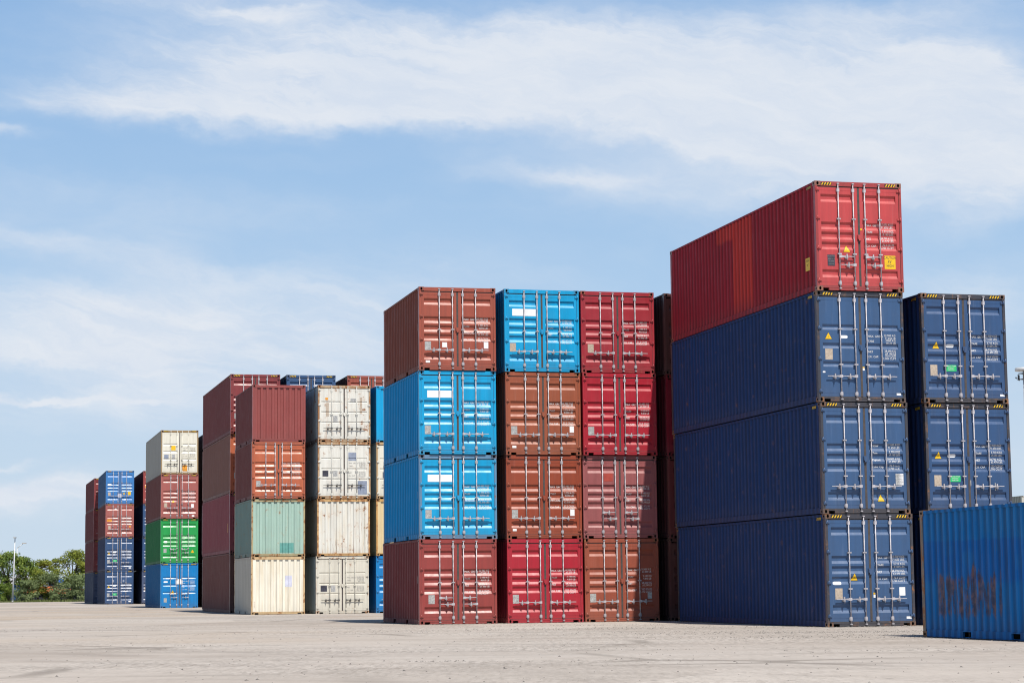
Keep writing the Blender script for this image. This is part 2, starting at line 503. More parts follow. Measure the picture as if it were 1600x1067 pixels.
# ---- markings that follow the pressed door (or the closed end)
def drape(me, zs, depth, xs=()):
    bm = bmesh.new(); bm.from_mesh(me)
    lo = min(v.co.z for v in bm.verts); hi = max(v.co.z for v in bm.verts)
    for z in zs:
        if lo < z < hi:
            bmesh.ops.bisect_plane(bm, geom=bm.verts[:]+bm.edges[:]+bm.faces[:], plane_co=(0,0,z), plane_no=(0,0,1), dist=1e-5)
    for x in xs:
        bmesh.ops.bisect_plane(bm, geom=bm.verts[:]+bm.edges[:]+bm.faces[:], plane_co=(x,0,0), plane_no=(1,0,0), dist=1e-5)
    for v in bm.verts: v.co.y += depth(v.co.x, v.co.z)
    bm.to_mesh(me); bm.free()
def text_mesh(rows):
    """rows: (string, x, z, size, align) on the plane y=0, facing -y"""
    b = MB()
    for t, x, z, size, al in rows:
        cu = bpy.data.curves.new('t', 'FONT'); cu.body = t; cu.size = size; cu.align_x = al; cu.resolution_u = 2
        o = bpy.data.objects.new('t', cu); col.objects.link(o)
        dg = bpy.context.evaluated_depsgraph_get()
        me = bpy.data.meshes.new_from_object(o.evaluated_get(dg))
        for p in me.polygons:
            b.face([(x+me.vertices[i].co.x*.92, 0, z+me.vertices[i].co.y) for i in p.vertices])
        bpy.data.objects.remove(o); bpy.data.curves.remove(cu); bpy.data.meshes.remove(me)
    return b
TEXTS = {
 'std_a': (('MAX. GROSS', '30.480 KGS', '67.200 LBS'), ('TARE', '2.220 KGS', '4.890 LBS'), ('PAYLOAD', '28.260 KGS', '62.310 LBS'), ('CU. CAP.', '33.2 CU.M', '1.172 CU.FT')),
 'std_b': (('MAX. GROSS', '30.480 KG', '67.200 LB'), ('TARE', '2.180 KG', '4.810 LB'), ('NET', '28.300 KG', '62.390 LB'), ('CU. CAP.', '33.2 CU.M', '1.172 CU.FT')),
 'hc': (('MAX. GROSS', '32.500 KGS.', '71.650 LBS.'), ('TARE', '3.710 KGS.', '8.180 LBS.'), ('NET', '28.790 KGS.', '63.470 LBS.'), ('CU. CAP.', '76.4 CU.M', '2.700 CU.FT')),
 'hc_b': (('MGW', '32.500 KGS', '71.650 LBS'), ('Tare', '3.700 KGS', '8.160 LBS'), ('Payload', '28.800 KGS', '63.490 LBS'), ('Cubic Cap.', '76.4 cu.m.', '2.700 cu.ft.')),
 'hc_3': (('MAX. GROSS', '32.500 KG', '71.650 LB'), ('TARE', '3.860 KG', '8.510 LB'), ('NET', '28.640 KG', '63.140 LB'), ('CU. CAP.', '76.4 CUM', '2.700 CUFT')),
}
def lettering(kind, style, H):
    def f():
        T = TEXTS[kind]; rows = []; sz = .082 if H < 2.7 else .080
        if style == 'five':
            base = [.372, .455, .535, .612] if H < 2.7 else [.382, .446, .508, .570]
            dv = .030 if H < 2.7 else .0265
        elif H > 2.7: base = [.395, .440, .535, .580]; dv = .0245
        else: base = [.365, .415, .535, .585]; dv = .026
        for (a, b1, b2), v in zip(T, base):
            rows.append((a, .205, H*(1-v-dv*.35)-.03, sz, 'LEFT'))
            rows.append((b1, .985, H*(1-v)-.03, sz, 'RIGHT')); rows.append((b2, .985, H*(1-v-dv)-.03, sz, 'RIGHT'))
        me = text_mesh(rows).mesh('lettering')
        drape(me, [z for z, d in door_prof(style, H)], lambda x, z: YD-.004+depth_at(style, H, x, z))
        return me
    return cached(('text', kind, style, H), f)
def decal_mesh(key, style, H, shape, x0, z0, w, h):
    """flat decal with lower left corner (x0,z0) following the door pressing"""
    def f():
        b = MB()
        if shape == 'rect': b.face([(x0,0,z0),(x0+w,0,z0),(x0+w,0,z0+h),(x0,0,z0+h)])
        elif shape == 'tri':
            b.face([(x0,0,z0),(x0+w,0,z0),(x0+w/2,0,z0+h)], 1)
            k = .05; b.face([(x0+w*k,-.0025,z0+h*k*.7),(x0+w*(1-k),-.0025,z0+h*k*.7),(x0+w/2,-.0025,z0+h*(1-k*1.5))], 0)
            b.face([(x0+w*.485,-.004,z0+h*.28),(x0+w*.515,-.004,z0+h*.28),(x0+w*.51,-.004,z0+h*.5),(x0+w*.49,-.004,z0+h*.5)], 1)
        elif shape == 'oval':
            r = h/2; pts = [(x0+w-r+r*math.cos(t), 0, z0+r+r*math.sin(t)) for t in [(-PI/2)+PI*k/6 for k in range(7)]]
            pts += [(x0+r+r*math.cos(t), 0, z0+r+r*math.sin(t)) for t in [(PI/2)+PI*k/6 for k in range(7)]]
            b.face(pts)
        me = b.mesh('decal')
        if style == 'end':
            pr = end_prof()
            def dep(x, z):
                for (a, d0), (c, d1) in zip(pr, pr[1:]):
                    if a <= x <= c: return .012+ED*(d0+(d1-d0)*(x-a)/(c-a+1e-9))
                return .012
            drape(me, [], dep, [a for a, d in pr])
        else:
            drape(me, [z for z, d in door_prof(style, H)], lambda x, z: YD-.004+depth_at(style, H, x, z))
        return me
    return cached((key, style, H, shape, round(x0,3), round(z0,3), round(w,3), round(h,3)), f)

ROD_U = (.262, .434, .567, .735)
def ux(u): return (u-.5)*W

GROUP = 'shipping containers stacked in the yard'
def container(label, kind, L, fl, yaw, z, color, frust=.25, prust=.05, end='door', style='five', stag=False,
              rods='galv', text=None, marks=(), detail=2, side_mat='paint', side_marks=(), frame_col=None,
              door_mat='paint', end_mat='paint', side_col=None, cast_col=None, far_plain=False, side_rust=None):
    """fl = front-left bottom corner (x, y) of the end that faces the camera"""
    H = HC if kind == 'hc' else HS
    c, s = math.cos(yaw), math.sin(yaw)
    cx = fl[0]+c*W/2-s*L/2; cy = fl[1]+s*W/2+c*L/2
    flip = end == 'wall'
    t = thing('shipping_container', label, 'container', (cx, cy, z), yaw+(PI if flip else 0), GROUP)
    if side_col is None: side_col = (color[0]*.62, color[1]*.80, color[2]*.95)  # sides darker than the doors: their shade is put into the paint colour
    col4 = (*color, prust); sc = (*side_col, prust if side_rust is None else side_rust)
    fc = frame_col or color; f4 = (*fc, frust)
    Y = -L/2
    fr = obj('frame', frame_mesh(L, H, L < 7), (M['paint'], M['under']), t, f4)
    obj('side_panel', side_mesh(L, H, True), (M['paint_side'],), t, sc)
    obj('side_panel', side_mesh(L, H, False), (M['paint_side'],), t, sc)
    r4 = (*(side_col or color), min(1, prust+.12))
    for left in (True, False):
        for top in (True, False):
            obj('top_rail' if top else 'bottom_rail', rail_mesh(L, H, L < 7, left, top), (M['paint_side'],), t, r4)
    if side_mat != 'paint':
        for ch in t.children:
            if ch.name.startswith('side_panel'):
                ch.material_slots[0].link = 'OBJECT'; ch.material_slots[0].material = M[side_mat]
    obj('roof_panel', roof_mesh(L, H), (M['paint'],), t, col4)
    e = obj('end_panel', end_mesh(L, H), (M['paint'],), t, col4)
    if end_mat != 'paint':
        e.material_slots[0].link = 'OBJECT'; e.material_slots[0].material = M[end_mat]
    if detail >= 1:
        cc = (*(cast_col or tuple(k*.8 for k in fc)), min(1, frust+.25))
        ends = (-1, 1) if detail >= 2 else ((1,) if flip else (-1,))
        for e_ in ends:
            for sx in (-1, 1):
                for zz in (0, H-.120):
                    left = (sx < 0) if e_ < 0 else (sx > 0)
                    obj('corner_casting', casting_mesh(left), (M['paint'], M['dark']), fr, cc,
                        (sx*W/2, e_*L/2, zz), 0 if e_ < 0 else PI)
    if far_plain or flip:
        # plain pair of doors on the hidden end, no hardware in view
        for left in (True, False):
            obj('door', door_mesh(H, style, left), (M['paint'],), t, col4, (0, Y, 0))
    else:
        dr = {}
        for left in (True, False):
            d = obj('door', door_mesh(H, style, left), (M['paint'],), t, col4, (0, Y, 0)); dr[left] = d
            if door_mat != 'paint':
                d.material_slots[0].link = 'OBJECT'; d.material_slots[0].material = M[door_mat]
            obj('door_gasket', gasket_mesh(H, left), (M['gasket'],), d)
            if detail >= 2:
                for v in ((.083, .352, .628, .905) if H < 2.7 else (.075, .335, .61, .905)):
                    obj('hinge', hinge_mesh(left), (M['paint'],), d, col4, (0, 0, H*(1-v)))
        for k, u in enumerate(ROD_U):
            d = dr[k < 2]
            r = obj('locking_rod', rod_mesh(H), (M['galv'],), d, col4, (ux(u), 0, 0))
            if rods != 'galv':
                r.material_slots[0].link = 'OBJECT'; r.material_slots[0].material = M['paint']; r.color = (*color, .35)
            if detail >= 1:
                if stag:
                    dd = (1, -1, 1, -1)[k]; v = (.690, .765, .690, .765)[k]
                else:
                    dd = (-1, -1, 1, 1)[k]; v = .757 if style == 'five' else (.772 if H > 2.7 else .765)
                h = obj('door_handle', handle_mesh(dd), (M['galv'],), d, None, (ux(u), 0, H*(1-v)))
                if rods != 'galv':
                    h.material_slots[0].link = 'OBJECT'; h.material_slots[0].material = M['galv_dark']
        if detail >= 2: obj('door_catch', catch_mesh(), (M['paint'],), dr[False], col4, (.0, 0, H*.495))
        if text:
            kind_, mat_ = text if isinstance(text, tuple) else (text, 'text_white')
            lt = obj('lettering', lettering(kind_, style, H), (M['text_white'],), dr[False])
            if mat_ != 'text_white':
                lt.material_slots[0].link = 'OBJECT'; lt.material_slots[0].material = M[mat_]
        for mk in marks:
            put_mark(mk, dr, style, H)
    if flip:
        for mk in marks: put_mark(mk, {True: t, False: t}, 'end', H, Yoff=L/2)
    if kind == 'hc' and not flip and detail >= 1:
        for xx in (-W/2+.168, W/2-.168-.30):
            obj('hazard_stripe', stripe_mesh(), (M['yellow'], M['black']), t, None, (xx, Y+.0005, H-.108))
        if detail >= 2:
            o = obj('hazard_stripe', stripe_mesh(), (M['yellow'], M['black']), t, None, (-W/2+.0085, Y+.60, H-.155), -PI/2)
    for nm, y0, z0, w, h, mt, txt in side_marks:
        b = MB(); X = -W/2+.009
        b.face([(X, Y+y0+w, z0), (X, Y+y0, z0), (X, Y+y0, z0+h), (X, Y+y0+w, z0+h)])
        p = obj(nm, b.mesh(nm), (M[mt],), t)
        if txt:
            rows = [(s_, 0, -i*txt[1]*1.25, txt[1], 'CENTER') for i, s_ in enumerate(txt[0])]
            tm = text_mesh(rows); me = tm.mesh('sign_text')
            o = obj('sign_text', me, (M[txt[2]],), p, None, (X-.002, Y+y0+w/2, z0+h-txt[1]*1.05), -PI/2)
    return t

def put_mark(mk, dr, style, H, Yoff=None):
    """mk = (name, shape, u, v, w, h, material[, rows of text, size, text material])  u,v: upper left corner as fractions"""
    nm, shape, u, v, w, h, mt = mk[:7]
    x0 = ux(u); z0 = H*(1-v)-h
    left = x0+w/2 < 0
    me = decal_mesh(nm+mt, style, H, shape, x0, z0, w, h)
    if not me.materials: me.materials.append(M[mt]); me.materials.append(M['black'])
    p = obj(nm, me, (), dr[left])
    if Yoff is not None: p.location = (0, Yoff, 0); p.rotation_euler = (0, 0, PI)
    if len(mk) > 7:
        rows, size, tmt = mk[7:10]
        key = (nm, tuple(rows), style, H, round(x0, 3), round(z0, 3))
        def f():
            n = len(rows); step = (h*.9)/n
            tm = text_mesh([(r, x0+w/2, z0+h-step*(i+.8), size, 'CENTER') for i, r in enumerate(rows)]).mesh('sign_text')
            drape(tm, [z for z, d in door_prof(style, H)], lambda x, z: YD-.0065+depth_at(style, H, x, z))
            return tm
        obj('sign_text', cached(key, f), (M[tmt],), p)

# ------------------------------------------------------------------ marks
def plate(u=.075, v=.655, m='plate', w=.195, h=.27): return ('data_plate', 'rect', u, v, w, h, m)
def sticker(u, v, w, h, m='white'): return ('sticker', 'rect', u, v, w, h, m)
def warn(u, v, s=.21): return ('warning_sign', 'tri', u, v, s, s*.93, 'yellow')
def oval(u, v, w=.23, h=.085): return ('oval_badge', 'oval', u, v, w, h, 'white')
def greensign(u, v, w=.31, h=.165): return ('green_sign', 'rect', u, v, w, h, 'green', ('TREATED TIMBER', 'APPROVED', 'INSPECTED'), .04, 'text_white')

# ------------------------------------------------------------------ colours (base colours, linear)
C = dict(
 cyan=(.002,.345,.66), orange_brown=(.36,.082,.048), maroon=(.31,.052,.045), red=(.42,.020,.036), rust=(.31,.062,.028),
 tan_brown=(.34,.092,.044), red2=(.36,.030,.042), mauve=(.34,.105,.105), brick=(.34,.088,.052),
 navy=(.042,.098,.215), navy_side=(.013,.045,.150), coral=(.52,.062,.062), navyB=(.032,.080,.190),  # navy_side: the navy with side-wall shade mixed into the colour
 brown_red=(.29,.070,.062), orange=(.50,.130,.060), mint=(.38,.54,.46), cream=(.88,.83,.70), offwhite=(.76,.745,.675),
 greywhite=(.68,.645,.55), ivory=(.77,.735,.62), yellowcream=(.76,.60,.34), green=(.018,.34,.075), blue=(.004,.205,.53),
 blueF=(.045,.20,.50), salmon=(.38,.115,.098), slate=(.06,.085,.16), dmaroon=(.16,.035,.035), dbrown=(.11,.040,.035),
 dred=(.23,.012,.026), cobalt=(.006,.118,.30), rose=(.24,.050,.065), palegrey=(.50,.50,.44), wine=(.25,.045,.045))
RUSTY = (.20,.115,.075)

# ------------------------------------------------------------------ stacks: fitted corner, yaw; per level offsets
def place(st, lvl_z, dx=0, dy=0):
    x, y, yaw = st; return (x+dx*math.cos(yaw), y+dx*math.sin(yaw)+dy), yaw
GAP = .0015

S1 = (-2.8835, 65.906, .2432)
S1o = [(-.024,.007),(.0006,.06),(.0043,.008),(.017,-.035)]
white_panel = ('blank_panel', 'rect', .107, .238, .765, .222, 'white')
smark = [('side_lettering', .30, 1.25, .03, .22, 'text_grey', None)]
def stack(st, offs, specs, kind, L):
    H = HC if kind == 'hc' else HS
    for i, sp in enumerate(specs):
        if sp is None: continue
        dx, dy = offs[i] if offs else (rnd.uniform(-.015, .015), rnd.uniform(-.03, .03))
        fl, yaw = place(st, i, dx, dy)
        sp = dict(sp); lab = sp.pop('label'); color = C[sp.pop('color')]
        dyaw = sp.pop('dyaw', 0)
        container(lab, kind, L, fl, yaw+dyaw, i*(H+GAP), color, **sp)

stack(S1, S1o, [
 dict(label='maroon container with staggered door handles, at the foot of the centre group\'s left stack', color='maroon', stag=True, text='std_b',
      marks=[plate(.118,.655)], side_marks=smark, dyaw=.001),
 dict(label='blue container with white panel, directly on the maroon one in the left centre stack', color='cyan', text='std_a', frust=.5, frame_col=(.12,.26,.42),
      marks=[plate(.075), white_panel], side_marks=smark, side_col=None, dyaw=.001),
 dict(label='blue container with white panel, under the orange-brown top box of the left centre stack', color='cyan', text='std_b',
      marks=[plate(.073), white_panel], side_marks=smark),
 dict(label='orange-brown container with square white sticker, topmost of the left centre stack', color='orange_brown', text='std_a',
      marks=[plate(.075), sticker(.30,.663,.155,.155), sticker(.842,.652,.145,.205), sticker(.086,.882,.135,.072)], side_marks=smark, dyaw=-.002),
], 'std', L20)
S2 = (-.2253, 66.616, .262)
stack(S2, [(.005,.05),(-.001,.05),(.004,.002),(-.007,-.03)], [
 dict(label='bright red container at the bottom of the middle stack, between two brown boxes', color='red', text='std_b', marks=[plate(.07,.662)]),
 dict(label='rust-brown container sitting on the bright red one in the middle centre stack', color='rust', text='std_a',
      marks=[plate(.072), sticker(.845,.652,.14,.20), sticker(.082,.882,.125,.07)]),
 dict(label='tan-brown container directly under the blue top box of the middle centre stack', color='tan_brown', text='std_a', frust=.35,
      marks=[plate(.073), sticker(.85,.652,.14,.20), sticker(.085,.890,.13,.072)]),
 dict(label='blue container with white panel, topmost of the middle centre stack', color='cyan', text='std_b',
      marks=[plate(.072,.655,'plate_tan'), white_panel]),
], 'std', L20)
S3 = (2.1777, 67.248, .266)
stack(S3, [(.012,.10),(-.006,.08),(.025,-.03),(.001,-.01)], [
 dict(label='brick-orange container at the bottom of the right centre stack, right part in shadow', color='brick', text='std_b', frust=.4,
      marks=[plate(.07,.66), sticker(.845,.652,.14,.20,'plate')]),
 dict(label='faded mauve container with staggered handles and a red repainted square', color='mauve', text='std_b', stag=True, frust=.4, prust=.12,
      marks=[sticker(.285,.215,.29,.25,'redpatch')]),
 dict(label='red container with shadowed right edge, under the crimson top of the right centre stack', color='red', text='std_b', frust=.3,
      marks=[plate(.07)]),
 dict(label='crimson container topmost of the right centre stack, beside the blue top box', color='red2', text='std_b', frust=.45, marks=[plate(.09,.65,'plate_tan')]),
], 'std', L20)

A = (7.963, 55.474, .2435)
caution = ('caution_sign', 'rect', .785, .668, .31, .355, 'yellow', ('CAUTION', '9\'6"', 'HIGH'), .088, 'text_black')
stack(A, [(.051,.06),(.005,.05),(-.033,.026),(.004,-.03)], [
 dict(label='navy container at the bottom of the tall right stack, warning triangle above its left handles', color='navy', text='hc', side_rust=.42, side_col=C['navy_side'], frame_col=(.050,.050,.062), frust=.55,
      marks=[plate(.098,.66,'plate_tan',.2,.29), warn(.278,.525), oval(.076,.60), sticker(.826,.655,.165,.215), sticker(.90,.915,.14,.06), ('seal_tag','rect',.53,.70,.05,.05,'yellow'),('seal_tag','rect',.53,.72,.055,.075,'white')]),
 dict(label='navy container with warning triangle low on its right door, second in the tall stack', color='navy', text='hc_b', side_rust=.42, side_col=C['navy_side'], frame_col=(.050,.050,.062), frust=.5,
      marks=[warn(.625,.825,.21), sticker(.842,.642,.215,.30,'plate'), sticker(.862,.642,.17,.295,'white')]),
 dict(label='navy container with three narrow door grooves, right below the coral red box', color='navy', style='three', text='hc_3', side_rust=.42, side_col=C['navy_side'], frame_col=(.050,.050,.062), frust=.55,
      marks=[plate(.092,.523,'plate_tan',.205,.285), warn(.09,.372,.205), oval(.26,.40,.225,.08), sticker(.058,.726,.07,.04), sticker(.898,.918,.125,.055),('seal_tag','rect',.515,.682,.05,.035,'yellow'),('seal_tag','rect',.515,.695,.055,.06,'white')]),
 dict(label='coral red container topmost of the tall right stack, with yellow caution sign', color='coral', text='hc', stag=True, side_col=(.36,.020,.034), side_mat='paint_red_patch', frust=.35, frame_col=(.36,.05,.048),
      cast_col=(.30,.12,.08), marks=[('data_plate','rect',.128,.672,.205,.295,'plate_dark',('MANUFACTURED','SERIAL NO 14','CSC SAFETY','APPROVAL'),.034,'text_grey'), warn(.308,.578,.215), caution,('seal_tag','rect',.515,.425,.05,.05,'yellow')],
      side_marks=[('caution_sign', .50, .60, .30, .34, 'yellow', (('HIGH', '9\'6"'), .10, 'text_black'))]),
], 'hc', L40)
B = (10.7935, 56.185, .2561)
bside = [('side_lettering', 1.1, 1.1, .10, .22, 'orange', None), ('side_lettering', 1.1, .80, .10, .18, 'text_grey', None), ('side_lettering', 1.5, .7, .02, 1.1, 'text_grey', None)]
stack(B, [(.0,.03),(.015,.04),(-.007,-.016)], [
 dict(label='navy container under the two far-right navy boxes, behind the rusty blue container', color='navyB', side_rust=.42, side_col=C['navy_side'], frame_col=(.050,.050,.062), frust=.5, text='hc_3', detail=2),
 dict(label='navy container with green sign, lower of two seen in the far-right stack', color='navyB', text='hc', side_rust=.42, side_col=C['navy_side'], frame_col=(.050,.050,.062), frust=.555, prust=.12,
      marks=[plate(.09,.655,'plate_tan',.20,.29), warn(.105,.44), oval(.258,.465), greensign(.27,.658), ('scuff','rect',.50,.70,.05,.15,'plate'), sticker(.80,.725,.03,.2,'plate'), sticker(.895,.915,.13,.055)]),
 dict(label='navy container with green sign, topmost of the far-right stack', color='navyB', text='hc', side_rust=.42, side_col=C['navy_side'], frame_col=(.050,.050,.062), frust=.55, prust=.10,
      marks=[plate(.09,.655,'plate_tan',.20,.29), warn(.125,.44), oval(.285,.465), greensign(.27,.655), sticker(.905,.917,.13,.055)],
      side_marks=bside),
], 'hc', L40)
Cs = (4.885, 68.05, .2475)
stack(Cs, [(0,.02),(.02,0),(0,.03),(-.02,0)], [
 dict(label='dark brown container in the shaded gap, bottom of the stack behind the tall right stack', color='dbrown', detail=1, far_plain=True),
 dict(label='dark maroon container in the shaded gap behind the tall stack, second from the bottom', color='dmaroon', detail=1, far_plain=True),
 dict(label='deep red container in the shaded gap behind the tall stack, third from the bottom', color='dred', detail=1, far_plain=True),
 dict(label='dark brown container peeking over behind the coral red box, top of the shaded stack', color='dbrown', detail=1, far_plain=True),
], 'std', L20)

D1 = (-11.828, 97.158, .2544)
stack(D1, [(-.013,.0),(-.004,0),(.008,-.06),(.014,.05)], [
 dict(label='cream container with ribbed end at the bottom, beside the grey-white door end', color='cream', end='wall', frust=.75, prust=.34, end_mat='paint_pale', frame_col=(.62,.45,.25),
      marks=[sticker(.63,.33,.32,.5,'lilac')], side_col=(.55,.53,.46)),
 dict(label='mint green rusty container with a teal square low on its ribbed end', color='mint', end='wall', frust=.8, prust=.52, frame_col=(.42,.38,.22), marks=[sticker(.53,.765,.63,.43,'teal')], side_col=(.20,.30,.27)),
 dict(label='bright orange container with rolled doors resting on the mint green one', color='orange', text='std_a', frust=.4, prust=.08, frame_col=(.40,.11,.06), marks=[plate(.085,.685), sticker(.49,.765,.05,.22)], side_col=(.18,.060,.056)),
 dict(label='brown-red container with ribbed end, topmost on the bright orange one', color='brown_red', end='wall', frust=.3, prust=.12, side_col=(.19,.056,.055)),
], 'std', L20)
D2 = (-8.9222, 97.75, .262)
creamtxt = ('std_b', 'text_grey')
stack(D2, [(-.066,.03),(-.0035,0),(.034,-.03),(.035,.02)], [
 dict(label='grey-white container at ground level, partly shadowed doors, beside the cream ribbed end', color='greywhite', style='three', rods='paint', text=creamtxt, frust=.7, prust=.45,
      marks=[sticker(.09,.51,.29,.27,'plate_dark'), plate(.285,.51,'plate',.2,.28)]),
 dict(label='off-white container with rust-streaked ribbed end, between two door ends in its stack', color='offwhite', end='wall', frust=.95, prust=.60, end_mat='paint_pale', frame_col=(.62,.40,.18), side_col=(.34,.31,.26)),
 dict(label='off-white container with grey-blue repair squares on its right door', color='offwhite', style='three', rods='paint', text=creamtxt, frust=.9, prust=.55, frame_col=(.5,.36,.22),
      marks=[sticker(.088,.505,.27,.27,'plate_dark'), plate(.288,.51,'plate',.2,.25), sticker(.575,.185,.38,.38,'greyblue'), sticker(.755,.685,.43,.62,'greyblue')]),
 dict(label='off-white container with two brown rust stains on its doors, topmost of its stack', color='offwhite', style='three', rods='paint', frust=.9, prust=.60, frame_col=(.46,.36,.24),
      marks=[plate(.29,.54,'plate',.2,.28), sticker(.14,.22,.13,.11,'orange'), sticker(.62,.23,.25,.16,'greywhite') if 'greywhite' in M else sticker(.62,.23,.25,.16,'plate'), ('rust_stain','rect',.15,.31,.14,.62,'plate_tan'), ('rust_stain','rect',.80,.21,.10,.75,'plate_tan')]),
], 'std', L20)
D3 = (-6.27, 98.45, .262)
stack(D3, [(-.04,.03),(-.02,0),(.0,-.03),(.0,.02)], [
 dict(label='blue container at ground level, half hidden behind the foot of the centre group', color='blue', text='std_a', marks=[oval(.15,.40), sticker(.14,.54,.35,.3,'greyblue'), plate(.2,.77)]),
 dict(label='pale yellow container with a ribbed end, a sliver beside the centre group', color='yellowcream', end='wall', frust=.7, prust=.2, frame_col=(.60,.36,.13)),
 dict(label='cream container a sliver of which shows below the blue one beside the centre group', color='ivory', style='three', rods='paint', frust=.7, prust=.15, marks=[sticker(.12,.53,.27,.27,'plate_dark')], frame_col=(.5,.36,.2)),
 dict(label='blue container with ribbed end topping the stack half hidden by the centre group', color='cyan', end='wall', frust=.3),
], 'std', L20)
E1 = (-13.7813, 104.567, .253)
stack(E1, [(.008,.0),(-.02,.05),(-.005,.05),(.017,-.1)], [
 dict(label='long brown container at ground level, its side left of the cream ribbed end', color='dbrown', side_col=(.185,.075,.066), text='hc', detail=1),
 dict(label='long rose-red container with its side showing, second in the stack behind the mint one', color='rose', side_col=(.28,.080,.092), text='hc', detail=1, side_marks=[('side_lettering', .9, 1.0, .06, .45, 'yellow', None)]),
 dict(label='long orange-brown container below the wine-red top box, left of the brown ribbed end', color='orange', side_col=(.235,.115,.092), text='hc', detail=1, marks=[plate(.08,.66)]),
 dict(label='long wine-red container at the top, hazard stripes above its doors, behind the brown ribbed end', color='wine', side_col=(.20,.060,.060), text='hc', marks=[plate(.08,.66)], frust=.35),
], 'hc', L40)
def hidden(labels, cols_):
    return [dict(label=l, color=c_, detail=1, far_plain=True) for l, c_ in zip(labels, cols_)]
E2 = (-11.10, 105.20, .253)
stack(E2, [(0,0),(0,.02),(.01,0),(.0,-.05)], hidden(
 ['navy container at ground level behind the cream ribbed end', 'maroon container behind the mint green rusty one', 'brown container hidden behind the bright orange doors'], ['navy','dmaroon','dbrown'])+[
 dict(label='navy container whose top edge shows between the brown ribbed end and the off-white doors', color='navy', text='hc', side_col=(.03,.05,.10), frust=.3)], 'hc', L40)
E3 = (-8.16, 105.85, .253)
stack(E3, [(0,0),(0,.02),(.01,0),(.0,-.05)], hidden(
 ['brown container at ground level behind the grey-white doors', 'maroon container behind the rust-streaked off-white end', 'red container hidden behind the off-white doors with grey-blue squares'], ['dbrown','dmaroon','dred'])+[
 dict(label='orange-brown container whose top edge shows above the off-white rust-stained doors', color='orange_brown', text='hc', side_col=(.10,.035,.03), frust=.4)], 'hc', L40)

F1 = (-23.0891, 140.875, .2499)
stack(F1, [(.01,.03),(-.006,.03),(.004,-.05),(-.018,.01)], [
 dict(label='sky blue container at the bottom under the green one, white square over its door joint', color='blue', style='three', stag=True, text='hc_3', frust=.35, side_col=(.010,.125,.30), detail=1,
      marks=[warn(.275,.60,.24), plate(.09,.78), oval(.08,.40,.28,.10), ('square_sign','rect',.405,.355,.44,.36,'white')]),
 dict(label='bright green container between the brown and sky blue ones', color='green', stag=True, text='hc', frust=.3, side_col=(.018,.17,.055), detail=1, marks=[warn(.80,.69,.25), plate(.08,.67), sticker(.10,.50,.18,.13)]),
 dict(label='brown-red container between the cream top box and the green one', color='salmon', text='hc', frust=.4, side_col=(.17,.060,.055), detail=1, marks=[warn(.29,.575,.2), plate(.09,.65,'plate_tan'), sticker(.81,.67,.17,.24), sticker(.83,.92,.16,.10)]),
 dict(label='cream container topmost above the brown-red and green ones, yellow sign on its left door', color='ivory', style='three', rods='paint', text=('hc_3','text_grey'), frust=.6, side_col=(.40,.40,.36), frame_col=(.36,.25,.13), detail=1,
      marks=[('warning_sign','rect',.26,.345,.32,.32,'yellow'), sticker(.085,.55,.29,.30,'greyblue'), plate(.29,.55,'plate',.2,.3), sticker(.57,.79,.32,.40,'orange')]),
], 'hc', L40)
F2 = (-20.10, 141.65, .2499)
stack(F2, [(0,0),(.02,0),(0,.02),(.01,0)], [
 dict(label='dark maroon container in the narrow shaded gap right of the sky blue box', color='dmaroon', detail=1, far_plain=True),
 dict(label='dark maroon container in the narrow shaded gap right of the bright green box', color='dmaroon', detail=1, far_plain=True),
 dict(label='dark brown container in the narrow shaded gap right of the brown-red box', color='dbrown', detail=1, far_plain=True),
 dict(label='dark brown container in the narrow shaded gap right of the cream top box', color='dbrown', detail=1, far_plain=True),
], 'hc', L40)
G1 = (-35.5938, 187.836, .2442)
nm = [warn(.08,.435,.24), oval(.27,.43,.28,.12), greensign(.27,.67,.34,.19), plate(.07,.67,'plate',.22,.32), sticker(.83,.90,.2,.1)]
stack(G1, [(.008,.0),(0,0),(-.002,-.03),(-.013,.01)], [
 dict(label='navy container with pale diamonds and green sign at ground level in the farthest row', color='navyB', text='hc', detail=1, side_col=(.035,.055,.105), marks=nm+[('diamond_sign','rect',.26,.27,.14,.2,'greyblue'),('diamond_sign','rect',.62,.27,.14,.2,'greyblue')]),
 dict(label='navy container with green sign just below the salmon one in the farthest row', color='navyB', text='hc', detail=1, side_col=(.035,.055,.115), marks=nm),
 dict(label='salmon red container between the mid-blue top box and a navy one, orange band on door', color='salmon', text='hc', detail=1, side_col=(.15,.050,.05), frust=.3,
      marks=[sticker(.05,.46,.42,.2,'orange'), plate(.1,.66,'plate_tan',.2,.32), sticker(.83,.66,.16,.12,'orange'), sticker(.32,.13,.16,.10)]),
 dict(label='mid-blue container with yellow square on its right door, top of the farthest row', color='blueF', text='hc', detail=1, side_col=(.05,.125,.24),
      marks=[('yellow_sign','rect',.78,.63,.26,.30,'yellow'), warn(.60,.64,.22), plate(.08,.65,'plate_tan',.22,.3), sticker(.42,.69,.33,.32,'lilac'), oval(.06,.40,.36,.14)]),
], 'hc', L40)
G0 = (-39.0324, 200.174, .2590)
stack(G0, [(0,0),(0,0),(-.009,-.04),(0,.03)], [
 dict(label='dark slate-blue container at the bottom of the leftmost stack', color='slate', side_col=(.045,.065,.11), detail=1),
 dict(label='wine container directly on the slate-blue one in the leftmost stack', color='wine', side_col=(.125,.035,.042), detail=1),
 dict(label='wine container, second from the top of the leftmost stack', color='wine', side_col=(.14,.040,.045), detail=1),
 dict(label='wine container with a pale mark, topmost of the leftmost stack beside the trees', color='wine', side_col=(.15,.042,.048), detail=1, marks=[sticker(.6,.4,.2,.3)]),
], 'hc', L40)
G2 = (-32.50, 188.75, .2442)
